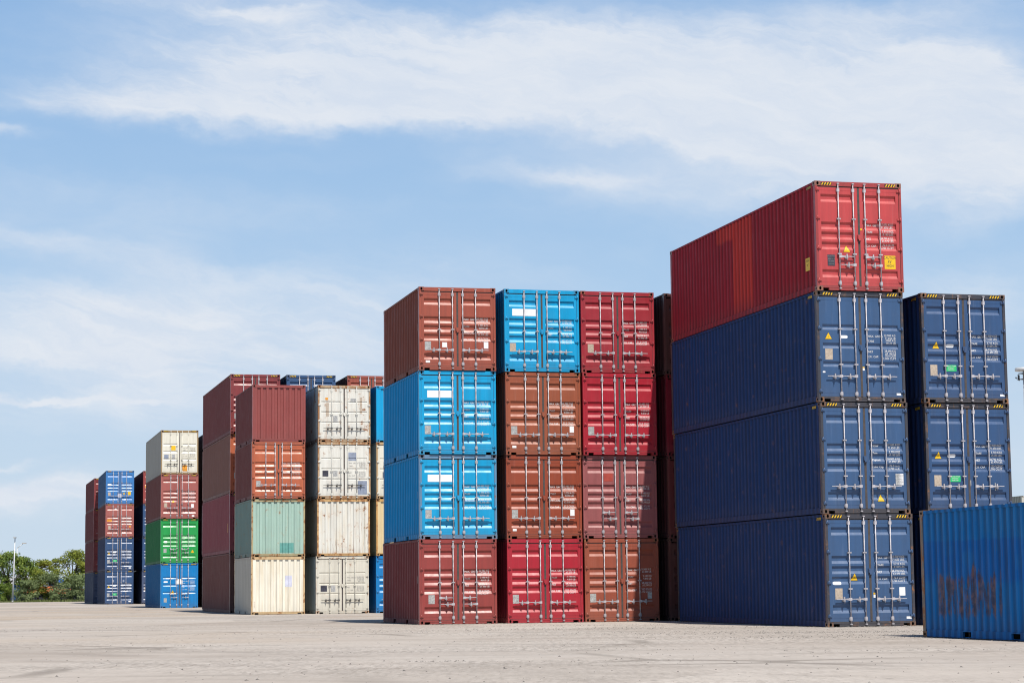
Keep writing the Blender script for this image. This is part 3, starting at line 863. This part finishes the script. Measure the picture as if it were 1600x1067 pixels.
stack(G2, [(-.05,.0),(-.02,0),(0,-.03),(.0,.01)], [
 dict(label='slate-blue container at ground level in the narrow stack left of the sky blue box', color='slate', text='hc', detail=1, marks=[warn(.12,.39,.26), plate(.1,.5,'plate_tan',.22,.32)]),
 dict(label='navy container, lower of two in the narrow stack left of the green box', color='navyB', text='hc', detail=1, marks=[warn(.12,.42,.25), plate(.1,.62,'plate_tan',.22,.32)]),
 dict(label='navy container just below the red top box in the narrow stack of the farthest row', color='navyB', text='hc', detail=1, marks=[warn(.12,.42,.25), plate(.1,.62,'plate',.22,.32)]),
 dict(label='red container with an orange band, top of the narrow stack in the farthest row', color='maroon', text='hc', detail=1, marks=[sticker(.06,.44,.5,.22,'orange'), plate(.12,.64,'plate',.2,.34)]),
], 'hc', L40)

# the single blue box at the right edge: its closed end is the far one, we look along its rusty left side
bx, by, byaw = 8.415, 44.75, .250
fl = (bx+6.058*math.sin(byaw), by-6.058*math.cos(byaw))
container('rusty cobalt blue container standing alone on the ground at the right edge', 'std', L20, fl, byaw, 0, C['cobalt'],
          frust=.85, prust=.16, side_mat='paint_blue_rust', frame_col=(.10,.085,.075), cast_col=(.09,.055,.04), text='std_a', detail=2,
          side_col=(.002,.175,.50), side_marks=[('side_lettering', 2.9, 1.55, .22, .34, 'greyblue', None)] if False else ())
Rr = (39.75, 168.5, .25)
stack(Rr, [(0,0),(0,0),(0,0)], hidden(
 ['rusty brown container at ground level far behind the cobalt blue one', 'dark maroon container in the stack far behind the cobalt blue one'], ['dbrown','dmaroon'])+[
 dict(label='pale grey-cream container far away, peeking over the cobalt blue one', color='palegrey', end='wall', detail=1, side_col=(.40,.43,.38), frust=.4, prust=.2)], 'std', L20)

# ------------------------------------------------------------------ ground
def ground_mat():
    m, nt, b = newmat('yard_ground'); n = N(nt)
    g = nt.nodes.new('ShaderNodeNewGeometry'); P = g.outputs['Position']; x, y, z = n.sep(P)
    big = n.noise(P, .045, 4, .55); med = n.noise(P, .35, 6, .6); fine = n.noise(P, 5., 6, .7)
    c = n.mix(n.ss(big, .35, .65), (.375, .335, .300), (.455, .425, .395))
    c = n.mix(n.ss(med, .40, .70, 0, .55), c, (.325, .295, .265))
    # long wheel-worn streaks, mostly along the rows
    stv = n.noise(n.map(P, (.05, .55, 1), (3, 1, 0)), 1., 6, .62)
    c = n.mix(n.ss(stv, .50, .66, 0, .45), c, (.50, .475, .445))
    stw = n.noise(n.map(P, (.12, 1.3, 1), (7, 9, 0)), 1., 5, .65)
    c = n.mix(n.ss(stw, .58, .72, 0, .20), c, (.245, .220, .195))
    lw = n.noise(n.map(P, (.022, .13, 1), (5, 2, 0)), 1., 5, .6)
    c = n.mix(n.ss(lw, .42, .62, 0, .50), c, (.525, .490, .450))
    c = n.mix(n.ss(lw, .46, .30, 0, .45), c, (.265, .228, .195))
    # curved tyre marks
    def arc(cx, cy, R, w, k):
        d = n.math('SQRT', n.math('ADD', n.math('POWER', n.math('ADD', x, -cx), 2.), n.math('POWER', n.math('ADD', y, -cy), 2.)))
        d = n.math('ADD', d, n.math('MULTIPLY_ADD', med, .6, -.3))
        dd = n.math('ABSOLUTE', n.math('ADD', d, -R))
        return n.math('MULTIPLY', n.ss(dd, w, w*.25), k)
    brk = n.ss(n.noise(P, .25, 3), .38, .6)
    for cx, cy, R, w, k in ((26, 66, 45.5, .55, .62), (26, 66, 43.2, .55, .58), (-30, 20, 29, .5, .50), (-30, 20, 31.4, .5, .46), (10, 92, 55, .7, .5), (10, 92, 57.3, .6, .42), (-12, 9, 34, .6, .46), (-12, 9, 20, .35, .4), (-12, 9, 22, .35, .36)):
        c = n.mix(n.math('MULTIPLY', arc(cx, cy, R, w, k*.38), brk), c, (.155, .138, .122))
    # sandy drift on the left
    sand = n.math('MULTIPLY', n.ss(n.noise(n.map(P, (.06, .09, 1), (11, 4, 0)), 1., 3), .48, .66), n.ss(x, -2, -9))
    c = n.mix(n.math('MULTIPLY', sand, .55), c, (.44, .345, .245))
    # gravel: pale and dark grains, denser near the right stacks
    gr = n.math('ADD', n.ss(n.noise(P, .12, 3), .40, .62), n.math('MULTIPLY', n.ss(y, 38, 46), n.ss(x, -3, 3)), clamp=True)
    v = n.voro(P, 16., 'Color'); vx = n.sep(v)[0]
    c = n.mix(n.math('MULTIPLY', n.ss(vx, .72, .82, 0, .5), gr), c, (.60, .575, .545))
    c = n.mix(n.math('MULTIPLY', n.ss(vx, .22, .10, 0, .55), gr), c, (.16, .145, .13))
    grain = n.noise(n.map(P, (10, 1.1, 1)), 1., 6, .75)
    gk = n.math('MULTIPLY_ADD', gr, .36, .12)
    c = n.mix(n.math('MULTIPLY', n.ss(grain, .52, .36), gk), c, (.21, .190, .168))
    c = n.mix(n.math('MULTIPLY', n.ss(grain, .52, .68), n.math('MULTIPLY', gk, .7)), c, (.62, .59, .55))
    # scattered dark specks and stains
    sp = n.voro(P, 1.7); sr = n.noise(P, 1.1, 3)
    c = n.mix(n.math('MULTIPLY', n.ss(sp, .13, .05, 0, .8), n.ss(sr, .52, .6)), c, (.06, .055, .05))
    blot = n.ss(n.noise(n.map(P, (.30, .75, 1), (2, 5, 0)), 1., 7, .7), .66, .73, 0, .40)
    c = n.mix(blot, c, (.17, .155, .140))
    c = n.mix(n.ss(fine, .3, .7, 0, .22), c, (.26, .24, .22))
    # patched concrete, damp stains and thin cracks
    pat = n.voro(n.map(P, (.10, .055, 1), (3, 7, 0)), 1., 'Color'); pv = n.sep(pat)[0]
    c = n.mix(n.ss(pv, .62, .66, 0, .20), c, (.30, .27, .24))
    c = n.mix(n.ss(pv, .22, .18, 0, .22), c, (.56, .53, .49))
    ck = n.voro(n.map(n.math, (1,1,1)) if False else P, .16, 'Distance', 'DISTANCE_TO_EDGE')
    crk = n.math('MULTIPLY', n.ss(n.math('ADD', ck, n.math('MULTIPLY', n.math('ADD', fine, -.5), .05)), .035, .008), n.ss(n.noise(P, .09, 2), .47, .58))
    c = n.mix(n.math('MULTIPLY', crk, .5), c, (.12, .105, .09))
    damp = n.ss(n.noise(n.map(P, (.09, .22, 1), (21, 3, 0)), 1., 7, .68), .60, .74, 0, .28)
    c = n.mix(damp, c, (.215, .185, .155))
    c = n.mix(1., c, (1.09, 1.045, 1.0), 'MULTIPLY')
    # crusty dirt kicked up along the foot of the right stacks
    b.inputs['Roughness'].default_value = .92; b.inputs['Specular IOR Level'].default_value = .2
    nt.links.new(c, b.inputs['Base Color'])
    nb = n.bump(n.noise(P, .5, 5, .6), .5, .10); nb = n.bump(n.noise(P, 9, 5, .7), .5, .02, nb)
    nt.links.new(nb, b.inputs['Normal'])
    return m
xs = [-4000, -1500, -500, -200]+[-100+i*10 for i in range(21)]+[200, 500, 1500, 4000]
ys = [-400, -100, -20]+[i*8 for i in range(0, 33)]+[300, 400, 600, 1200, 6000]
gb = MB()
gb.v = [(x, y, 0) for y in ys for x in xs]
nx = len(xs)
for j in range(len(ys)-1):
    for i in range(nx-1):
        gb.f.append((j*nx+i, j*nx+i+1, (j+1)*nx+i+1, (j+1)*nx+i)); gb.m.append(0); gb.s.append(False)
gm = gb.mesh('ground'); go = obj('ground', gm, (ground_mat(),)); go['kind'] = 'structure'

# loose stones and crumbs of concrete
stone = simple('stone', (.21, .19, .17), .9, var=.5, scale=30)
b = MB()
def pebble(b, x, y, r):
    p = [(x+r*rnd.uniform(-.2,.2), y, r*rnd.uniform(.4,.75))]
    n = 7; ring = [(x+r*math.cos(2*PI*k/n)*rnd.uniform(.7,1.3), y+r*math.sin(2*PI*k/n)*rnd.uniform(.7,1.3), -.004) for k in range(n)]
    for k in range(n): b.face([ring[k], ring[(k+1)%n], p[0]])
for _ in range(1500):
    d = 22+46*rnd.random()**1.2; a = rnd.uniform(-.27, .27)
    x, y = d*math.tan(a), d
    if x > 3 and y > 53+(x-8)*.25: continue
    pebble(b, x, y, rnd.choice((.007,.009,.011,.014,.018,.024))*rnd.uniform(.7,1.3))
for cx, cy, k, sx in ((-1.3, 33.0, 30, .35), (-6.4, 44, 26, .4), (6.5, 49.5, 160, 2.4), (10, 46.0, 120, 1.6), (4.4, 62, 130, 2.0), (-15, 62, 80, 2.5), (11.2, 41, 90, .8), (.8, 62, 80, 1.5),
                      (3.0, 57, 500, 3.2), (7.5, 50, 500, 2.4), (9.5, 44.5, 300, 1.4), (6.5, 45.5, 260, 2.0), (5.0, 52, 120, 2.5), (8.5, 47, 120, 1.5), (-4, 55, 60, 2), (2.2, 38, 40, 1.2), (7, 36, 40, 1.0)):
    for _ in range(k): pebble(b, rnd.gauss(cx, sx), rnd.gauss(cy, sx*.25), rnd.uniform(.008, .026))
for (fx, fy, yw), k in (((-2.8835, 65.9, .2432), 150), ((-.2253, 66.6, .262), 150), ((2.1777, 67.25, .266), 150), ((7.963, 55.5, .2435), 170), ((10.79, 56.2, .256), 60)):
    for _ in range(k):                       # grit swept against the feet of the stacks
        u = rnd.uniform(-.1, W+.1); q = abs(rnd.gauss(0, .16))+.03
        pebble(b, fx+u*math.cos(yw)+q*math.sin(yw), fy+u*math.sin(yw)-q*math.cos(yw), rnd.uniform(.012, .034))
for (fx, fy, yw), ln, k in (((-2.8835, 65.9, .2432), 6.0, 160), ((7.963, 55.5, .2435), 12., 260), ((9.91, 38.9, .25), 6.0, 220)):
    for _ in range(k):
        v = rnd.uniform(0, ln); q = abs(rnd.gauss(0, .14))+.03
        pebble(b, fx-v*math.sin(yw)-q*math.cos(yw), fy+v*math.cos(yw)-q*math.sin(yw), rnd.uniform(.010, .030))
o = obj('loose_stones', b.mesh('loose_stones'), (stone,)); o['kind'] = 'stuff'; o['label'] = 'loose stones and crumbs scattered over the yard'; o['category'] = 'stones'

# ------------------------------------------------------------------ vegetation
def leaf_mat(name, c0, c1, c2):
    m, nt, b = newmat(name); n = N(nt)
    g = nt.nodes.new('ShaderNodeNewGeometry'); P = n.coord()
    r = g.outputs['Random Per Island']
    c = n.mix(n.ss(n.noise(P, .55, 3), .38, .62), c0, c1)
    c = n.mix(n.ss(r, .55, 1., 0, .75), c, c2)
    nt.links.new(c, b.inputs['Base Color']); b.inputs['Roughness'].default_value = .6
    b.inputs['Specular IOR Level'].default_value = .25
    tr = nt.nodes.new('ShaderNodeBsdfTranslucent'); nt.links.new(c, tr.inputs[0])
    mx = nt.nodes.new('ShaderNodeMixShader'); mx.inputs[0].default_value = .22
    out = [q for q in nt.nodes if q.type == 'OUTPUT_MATERIAL'][0]
    nt.links.new(b.outputs[0], mx.inputs[1]); nt.links.new(tr.outputs[0], mx.inputs[2]); nt.links.new(mx.outputs[0], out.inputs[0])
    return m
LV = [leaf_mat('leaf_broad', (.105,.175,.028), (.165,.235,.038), (.280,.315,.060)),
      leaf_mat('leaf_yellow', (.165,.220,.028), (.240,.275,.038), (.340,.330,.060)),
      leaf_mat('leaf_grey', (.140,.190,.072), (.190,.240,.098), (.260,.300,.130))]
bark = simple('bark', (.10, .075, .055), .9, var=.4, scale=5, bump=.5)
def tree(label, name, px, Y, h, w, lv, trunk_h=.32, n_cl=17, dense=190, leaf=.20, group=None, seed=0, gaps=.0, cat='tree'):
    r = random.Random(seed+11)
    X = (px-800)/3358*Y
    t = thing(name, label, cat, (X, Y, 0), 0, group)
    tb = MB(); R = .035*h
    lean = r.uniform(-.06, .06)*h
    top = (lean, 0, h*.62)
    tb.tube([(0,0,-.05),(lean*.3,0,h*.2),(lean*.7,.05,h*.42),top], [R, R*.8, R*.55, R*.25], 7)
    cl = []
    for k in range(n_cl):
        u = r.random(); ang = r.uniform(0, 2*PI)
        zz = h*(trunk_h+(1-trunk_h)*(k+.5)/n_cl)
        f = (zz/h-trunk_h)/(1-trunk_h)
        rad = w*.5*(math.sin(PI*min(1, .22+.72*f))**.7)*r.uniform(.35, .88)
        cr = w*r.uniform(.16, .25)
        zz = min(zz, h-cr*.75)
        cl.append((lean*f+rad*math.cos(ang), rad*math.sin(ang)*.9, zz, cr))
    cl.append((lean, 0, h-w*.16, w*.19))
    for (x, y, z, cr) in cl[::2]:
        q = h*r.uniform(.22, .45)
        tb.tube([(lean*.4,0,q),(x*.55,y*.55,(q+z)*.52),(x,y,z)], [R*.4, R*.26, R*.08], 5)
    obj('trunk', tb.mesh('trunk'), (bark,), t)
    cb = MB()
    for (x, y, z, cr) in cl:
        for _ in range(dense):
            v = Vector((r.gauss(0,1), r.gauss(0,1), r.gauss(0,1))).normalized()*cr*(r.random()**.42)
            v.z *= .72
            p = Vector((x, y, z))+v
            nrm = (v.normalized()+Vector((r.uniform(-.8,.8), r.uniform(-.8,.8), r.uniform(-.3,.9)))).normalized()
            a = nrm.orthogonal().normalized(); a.rotate(Matrix.Rotation(r.uniform(0, 2*PI), 3, nrm)); bb = nrm.cross(a)
            s = leaf*r.uniform(.55, 1.25)
            cb.face([p-a*s*.5, p+bb*s*.27, p+a*s*.5, p-bb*s*.27])
    obj('crown', cb.mesh('crown'), (LV[lv],), t)
    return t
TG = 'trees along the far edge of the yard'
for lab, px, Y, h, w, lv, th, ncl, dn, sd in (
 ('spreading green tree behind the white lamp post, sky through its lower crown', 14, 256, 6.1, 5.0, 0, .42, 15, 210, 1),
 ('dark rounded tree at the left edge of the photo', -12, 258, 6.0, 4.8, 0, .35, 16, 200, 2),
 ('broad green tree just right of the lamp posts', 43, 258, 5.5, 4.2, 0, .35, 16, 210, 3),
 ('yellow-green tree in the middle of the row, lower than its left neighbour', 62, 260, 5.15, 3.6, 1, .38, 14, 190, 4),
 ('slim pale green tree left of the tallest one by the leftmost stack', 87, 264, 5.3, 2.5, 1, .45, 10, 130, 5),
 ('tall round tree right beside the leftmost container stack', 113, 256, 6.2, 4.3, 1, .33, 18, 220, 6),
 ('green tree half hidden behind the leftmost container stack', 140, 258, 5.4, 4.2, 0, .33, 16, 200, 7)):
    tree(lab, 'broadleaf_tree', px, Y, h, w, lv, th, ncl, dn, .24, TG, sd)
for lab, px, Y, h, w, sd in (
 ('large grey-green feathery bush in front of the middle trees', 86, 252, 3.6, 5.0, 21),
 ('grey-green feathery bush beside the foot of the lamp post', 42, 251, 2.7, 3.4, 22),
 ('grey-green bush leaning against the leftmost container stack', 120, 251.5, 3.2, 3.6, 23),
 ('dark low bush left of the lamp post foot', 8, 252, 2.3, 3.4, 24),
 ('yellow-green sprawling bush between the feathery bush and lamp post', 60, 253.5, 3.9, 3.6, 25)):
    tree(lab, 'leafy_bush', px, Y, h, w, 2 if 'grey' in lab else (1 if 'yellow' in lab else 0), .12, 15, 200, .22, 'bushes under the trees', sd, cat='bush')
for lab, px, h, w, sd in (('small round shrub at the grass edge, below the large feathery bush', 87, .95, 1.7, 31), ('low pale shrub at the grass edge, right of the lamp post foot', 37, .95, 1.6, 32)):
    tree(lab, 'small_shrub', px, 249.6, h, w, 2, .1, 8, 110, .15, 'small shrubs on the grass edge', sd, cat='shrub')
# grass verge
grassm = leaf_mat('grass_blade', (.12,.155,.045), (.165,.195,.060), (.27,.26,.11))
b = MB(); r = random.Random(5)
for _ in range(16000):
    x = r.uniform(-76, -30); y = r.uniform(246.5, 256); hh = r.uniform(.10, .30)*(1+.8*mnoise.noise((x*.5, y*.3, 0)))
    a = r.uniform(0, PI); w = .05; dx, dy = math.cos(a)*w, math.sin(a)*w; lx, ly = r.uniform(-.1,.1), r.uniform(-.1,.1)
    b.face([(x-dx,y-dy,0),(x+dx,y+dy,0),(x+lx,y+ly,max(.06, hh))])
o = obj('grass', b.mesh('grass'), (grassm,)); o['kind'] = 'stuff'; o['label'] = 'strip of rough grass below the trees'; o['category'] = 'grass'
b = MB(); b.face([(-95,246.3,.006),(-22,246.3,.006),(-22,330,.006),(-95,330,.006)])
gs = obj('verge_soil', b.mesh('verge_soil'), (simple('verge_soil', (.085,.095,.045), .95, var=.4, scale=.8),)); gs['kind'] = 'structure'

# low buildings glimpsed through the trees
def shed(label, x0, x1, Y, h, wallm, roofm, rh):
    t = thing('low_shed', label, 'shed', ((x0+x1)/2, Y+3, 0))
    w = (x1-x0)/2
    b = MB(); b.box(-w, w, -3, 3, 0, h); obj('wall', b.mesh('wall'), (wallm,), t)
    b = MB(); e = .3
    b.face([(-w-e,-3-e,h),(w+e,-3-e,h),(w+e,0,h+rh),(-w-e,0,h+rh)]); b.face([(w+e,3+e,h),(-w-e,3+e,h),(-w-e,0,h+rh),(w+e,0,h+rh)])
    b.face([(-w-e,-3-e,h),(-w-e,0,h+rh),(-w-e,3+e,h)]); b.face([(w+e,-3-e,h),(w+e,3+e,h),(w+e,0,h+rh)])
    obj('roof', b.mesh('roof'), (roofm,), t)
    b = MB(); b.box(-.5, .5, -3.03, -3.002, 0, min(1.1, h*.9)); obj('door', b.mesh('shed_door'), (M['plate_dark'],), t)
orangeroof = simple('orange_roof', (.62, .16, .05), .7, var=.3, scale=3)
bluewall = simple('blue_wall', (.03, .13, .42), .6, var=.3, scale=1)
palewall = simple('pale_wall', (.55, .55, .56), .7, var=.2, scale=1)
shed('low shed with an orange roof glimpsed under the large feathery bush', -58.5, -55.2, 256.4, 1.05, M['plate_dark'], orangeroof, .75)
shed('low shed with pale orange roof beside the leftmost container stack', -54.3, -51.6, 257.5, .95, M['plate_dark'], orangeroof, .55)
shed('blue shed with white roof glimpsed between tree trunks at the left edge', -67, -60.5, 272, 2.2, bluewall, palewall, .9)
shed('blue shed glimpsed through the bushes in the middle of the trees', -59, -56, 274, 2.3, bluewall, bluewall, .5)

# ------------------------------------------------------------------ lamp posts and mast
lampm = simple('lamp_white', (.62, .63, .63), .5, .1, .15)
def lamp(label, px, Y, h, lean, arm):
    X = (px-800)/3358*Y
    t = thing('street_lamp', label, 'street lamp', (X, Y, 0), 0, 'lamp posts by the trees')
    b = MB(); b.tube([(0,0,0),(lean*.5,0,h*.5),(lean,0,h)], [.115,.085,.055], 10)
    obj('pole', b.mesh('pole'), (lampm,), t)
    b = MB(); b.tube([(0,0,0),(0,0,.12)], [.21,.21], 10); b.box(-.25,.25,-.25,.25,0,.03); obj('base_plate', b.mesh('base_plate'), (lampm,), t)
    if arm:
        b = MB(); b.tube([(lean,0,h-.02),(lean+.12,0,h+.10),(lean+.72,0,h+.55)], [.05,.045,.035], 8); obj('arm', b.mesh('arm'), (lampm,), t)
        b = MB(); b.box(lean+.62, lean+1.12, -.11, .11, h+.52, h+.60); obj('lamp_head', b.mesh('lamp_head'), (M['plate_tan'],), t)
    else:
        b = MB(); b.box(lean-.16, lean+.14, -.35, .15, h-.02, h+.09); obj('lamp_head', b.mesh('lamp_head'), (M['plate'],), t)
lamp('white lamp post with a plain top head, standing in the grass at the left', 20.7, 248.5, 7.35, .17, False)
lamp('second lamp post with a slanting arm, rising behind the trees', 26.5, 266, 6.55, 0, True)

def mast(px, Y, h):
    X = (px-800)/3358*Y
    t = thing('telecom_mast', 'pale mast with a drum top and antennas at the far right edge', 'mast', (X, Y, 0))
    b = MB(); b.tube([(0,0,0),(0,0,h*.5),(0,0,h)], [.34,.28,.22], 12); obj('pole', b.mesh('pole'), (lampm,), t)
    b = MB(); b.tube([(0,0,h),(0,0,h+.42)], [1.28,1.28], 24); b.tube([(0,0,h+.425),(0,0,h+.45)], [1.2,1.2], 24); obj('drum', b.mesh('drum'), (lampm,), t)
    for zz in (h-.35, h-1.15):
        b = MB()
        for k in range(16):
            a0, a1 = 2*PI*k/16, 2*PI*(k+1)/16
            b.tube([(.85*math.cos(a0),.85*math.sin(a0),zz),(.85*math.cos(a1),.85*math.sin(a1),zz)], [.03,.03], 5)
        for k in range(4):
            a = PI/2*k+.3; b.tube([(0,0,zz),(.85*math.cos(a),.85*math.sin(a),zz)], [.03,.03], 5)
        obj('mounting_ring', b.mesh('mounting_ring'), (M['galv_dark'],), t)
    for k in range(6):
        a = 2*PI*k/6+.15; x, y = .92*math.cos(a), .92*math.sin(a)
        b = MB(); b.box(-.07, .07, -.05, .05, -.55, .25); b.tube([(0,-.08,-.3),(0,-.35,-.45)], [.02,.02], 5)
        obj('antenna', b.mesh('antenna'), (M['galv_dark'],), t, None, (x, y, h-.75), a+PI/2)
    b = MB(); b.tube([(-.8,0,h-1.15),(-1.15,0,h-.95)], [.04,.04], 6); b.box(-1.28,-1.1,-.08,.08,h-1.0,h-.86); obj('floodlight', b.mesh('floodlight'), (M['galv_dark'],), t)
mast(1603.5, 300, 30.4)

# ------------------------------------------------------------------ light and sky
EL = math.radians(58); AZ = .265+math.radians(8.4)       # azimuth from -Y towards +X
tos = Vector((math.sin(AZ)*math.cos(EL), -math.cos(AZ)*math.cos(EL), math.sin(EL)))
sl = bpy.data.lights.new('sun', 'SUN'); sl.energy = 5.0; sl.angle = math.radians(.53); sl.color = (1., .945, .865)
so = bpy.data.objects.new('sun', sl); col.objects.link(so); so.rotation_euler = tos.to_track_quat('Z', 'Y').to_euler(); so.location = (20, -40, 60)

wd = bpy.data.worlds.new('World'); scene.world = wd; wd.use_nodes = True
nt = wd.node_tree; nt.nodes.clear(); n = N(nt)
out = nt.nodes.new('ShaderNodeOutputWorld'); bg = nt.nodes.new('ShaderNodeBackground'); nt.links.new(bg.outputs[0], out.inputs[0])
sky = nt.nodes.new('ShaderNodeTexSky'); sky.sky_type = 'NISHITA'; sky.sun_disc = False
sky.sun_elevation = EL; sky.sun_rotation = PI-AZ; sky.air_density = 1.; sky.dust_density = .8; sky.ozone_density = 1.5
STR = .10; bg.inputs[1].default_value = STR
D = nt.nodes.new('ShaderNodeTexCoord').outputs['Generated']
dx, dy, dz = n.sep(D)
az = n.math('ARCTAN2', dx, dy); el = n.math('ARCSINE', dz)
k = 1/STR
# haze thickening towards the horizon
haze = n.math('POWER', 2.718, n.math('MULTIPLY', n.math('MAXIMUM', el, 0.), -1/.14))
grad = nt.nodes.new('ShaderNodeValToRGB'); nt.links.new(n.math('MULTIPLY', n.math('MAXIMUM', el, 0.), 1/.45), grad.inputs[0])
cr_ = grad.color_ramp; cr_.elements[0].position = 0; cr_.elements[0].color = (.640, .755, .880, 1)
cr_.elements[1].position = 1.; cr_.elements[1].color = (.165, .345, .680, 1)
for p_, c_ in ((.12, (.585, .725, .880, 1)), (.30, (.430, .630, .870, 1)), (.60, (.285, .495, .805, 1))):
    e_ = cr_.elements.new(p_); e_.color = c_
gsc = nt.nodes.new('ShaderNodeVectorMath'); gsc.operation = 'SCALE'; nt.links.new(grad.outputs[0], gsc.inputs[0]); gsc.inputs['Scale'].default_value = k
zen = nt.nodes.new('ShaderNodeVectorMath'); zen.operation = 'MULTIPLY'; nt.links.new(sky.outputs[0], zen.inputs[0]); zen.inputs[1].default_value = (.38, .56, .72)
c = n.mix(n.ss(el, .60, .24, 0., .90), zen.outputs[0], gsc.outputs[0])
# clouds laid out by direction in the sky (azimuth, elevation), with wispy warping
ae = n.comb(az, el, 0.)
wv = n.nt.nodes.new('ShaderNodeVectorMath'); wv.operation = 'MULTIPLY_ADD'
nc = n.noise(n.map(ae, (14, 24, 1)), 1., 5, .62, out=1)
nt.links.new(nc, wv.inputs[0]); wv.inputs[1].default_value = (.05, .034, 0); wv.inputs[2].default_value = (0, 0, 0)
sub = n.nt.nodes.new('ShaderNodeVectorMath'); sub.operation = 'ADD'; nt.links.new(wv.outputs[0], sub.inputs[0]); sub.inputs[1].default_value = (-.025, -.017, 0)
add = n.nt.nodes.new('ShaderNodeVectorMath'); nt.links.new(ae, add.inputs[0]); nt.links.new(sub.outputs[0], add.inputs[1])
wa, we, _ = n.sep(add.outputs[0])
def pxa(x): return (x-800)/3358
def pxe(y, x=800): return (917-(x-800)*.011-y)/3358
def puff(px, py, sx, sy, amp, tilt=0.):
    a = n.math('DIVIDE', n.math('ADD', wa, -pxa(px)), sx/3358)
    e = n.math('ADD', we, -pxe(py, px))
    if tilt: e = n.math('ADD', e, n.math('MULTIPLY', n.math('ADD', wa, -pxa(px)), tilt))
    e = n.math('DIVIDE', e, sy/3358)
    s = n.math('ADD', n.math('POWER', n.math('ABSOLUTE', a), 2.), n.math('POWER', n.math('ABSOLUTE', e), 2.))
    return n.math('MULTIPLY', n.math('POWER', 2.718, n.math('MULTIPLY', s, -1.)), amp)
P_ = [(350,125,240,85,.58),(300,195,170,30,.35),(225,205,150,24,.62),(60,195,110,24,.40),(640,130,280,75,.70),(930,150,280,80,.80),(1120,120,240,60,.55),(1200,225,260,55,.72),
      (1500,110,150,55,.78),(1440,205,280,75,.78),(1560,250,180,70,.65),(300,20,200,26,.30),(870,278,150,16,.42),(200,412,260,20,.24,.13),(20,385,110,16,.20,.13),(150,300,200,30,.12),(420,330,260,30,.14),(160,480,260,22,.22),(480,250,200,14,.10),
      (600,480,300,90,.50),(330,570,340,80,.46),(80,520,220,50,.30),(250,650,260,50,.30),(60,770,150,24,1.1),(90,623,150,6,.6),(0,245,60,10,.5),(1500,480,160,60,.50),(1580,320,140,45,.5),(1420,40,220,28,.35),
      (30,724,60,5,.45),(1220,300,200,30,.35),(60,560,160,14,.30),(780,60,200,30,.30),(420,30,90,14,.35)]
BANK = [(360,120,270,95,.72),(240,185,170,38,.48),(640,130,300,85,.85),(930,150,300,90,.95),(1120,130,260,80,.70),(1250,225,280,70,.80),
        (1500,120,160,60,.80),(1440,205,300,80,.85),(1580,250,200,70,.70),(90,190,120,30,.36)]
def addup(ps):
    tot = None
    for p in ps:
        q = puff(*p); tot = q if tot is None else n.math('ADD', tot, q)
    return tot
bank = addup(BANK)
drop = n.ss(az, pxa(930), pxa(1320), 0., 95/3358)
fine_e = n.math('MULTIPLY_ADD', n.noise(n.map(ae, (55, 60, 1), (3, 9, 0)), 1., 6, .6), 26/3358, -13/3358)
edge = n.math('ADD', n.math('ADD', we, drop), n.math('ADD', fine_e, -pxe(232)))
bank = n.math('MULTIPLY', bank, n.ss(n.noise(n.map(ae, (9, 17, 1), (6, 2, 0)), 1., 5, .58), .30, .68, .50, 1.02))
bank = n.math('MULTIPLY', bank, n.ss(edge, -8/3358, 60/3358, .08, 1.))
tot = n.math('ADD', bank, addup(P_[10:]))
# fibrous texture
fib = n.comb(n.math('ADD', wa, n.math('MULTIPLY', we, 1.2)), n.math('ADD', we, n.math('MULTIPLY', wa, .12)), 0.)
tx = n.noise(n.map(fib, (20, 75, 1), (2, 3, 0)), 1., 8, .64)
tx2 = n.noise(n.map(add.outputs[0], (5, 11, 1), (8, 1, 0)), 1., 5, .55)
den = n.math('MULTIPLY', tot, n.ss(tx, .28, .74, .72, 1.10))
# the rest of the dome carries thin broken cloud too
veil = n.math('MULTIPLY', n.ss(tx2, .36, .78), n.ss(el, .26, .20, .22, .42))
den = n.math('ADD', den, veil)
den = n.math('MULTIPLY', den, n.ss(el, .75, .30))
den = n.math('MINIMUM', n.ss(den, -.10, 1.10), .90)
ccol = n.mix(n.ss(tx, .3, .7), (.70*k, .765*k, .865*k), (.80*k, .835*k, .89*k))
c = n.mix(den, c, ccol)
nt.links.new(c, bg.inputs[0])

# ------------------------------------------------------------------ camera
cam = bpy.data.cameras.new('camera'); co = bpy.data.objects.new('camera', cam); col.objects.link(co); scene.camera = co
cam.sensor_width = 36; cam.lens = 3357.7/1600*36; cam.clip_start = .1; cam.clip_end = 12000
co.matrix_world = Matrix.Translation((0, 0, 1.10863)) @ Matrix.Rotation(PI/2+.11366, 4, 'X') @ Matrix.Rotation(-.01092, 4, 'Z')

scene.render.engine = 'CYCLES'
scene.render.resolution_x, scene.render.resolution_y = 1024, 682
scene.view_settings.view_transform = 'Standard'; scene.view_settings.look = 'None'
scene.view_settings.exposure = 0; scene.view_settings.gamma = 1
scene.cycles.max_bounces = 6; scene.cycles.diffuse_bounces = DB; scene.cycles.use_denoising = True; scene.cycles.filter_width = 1.1
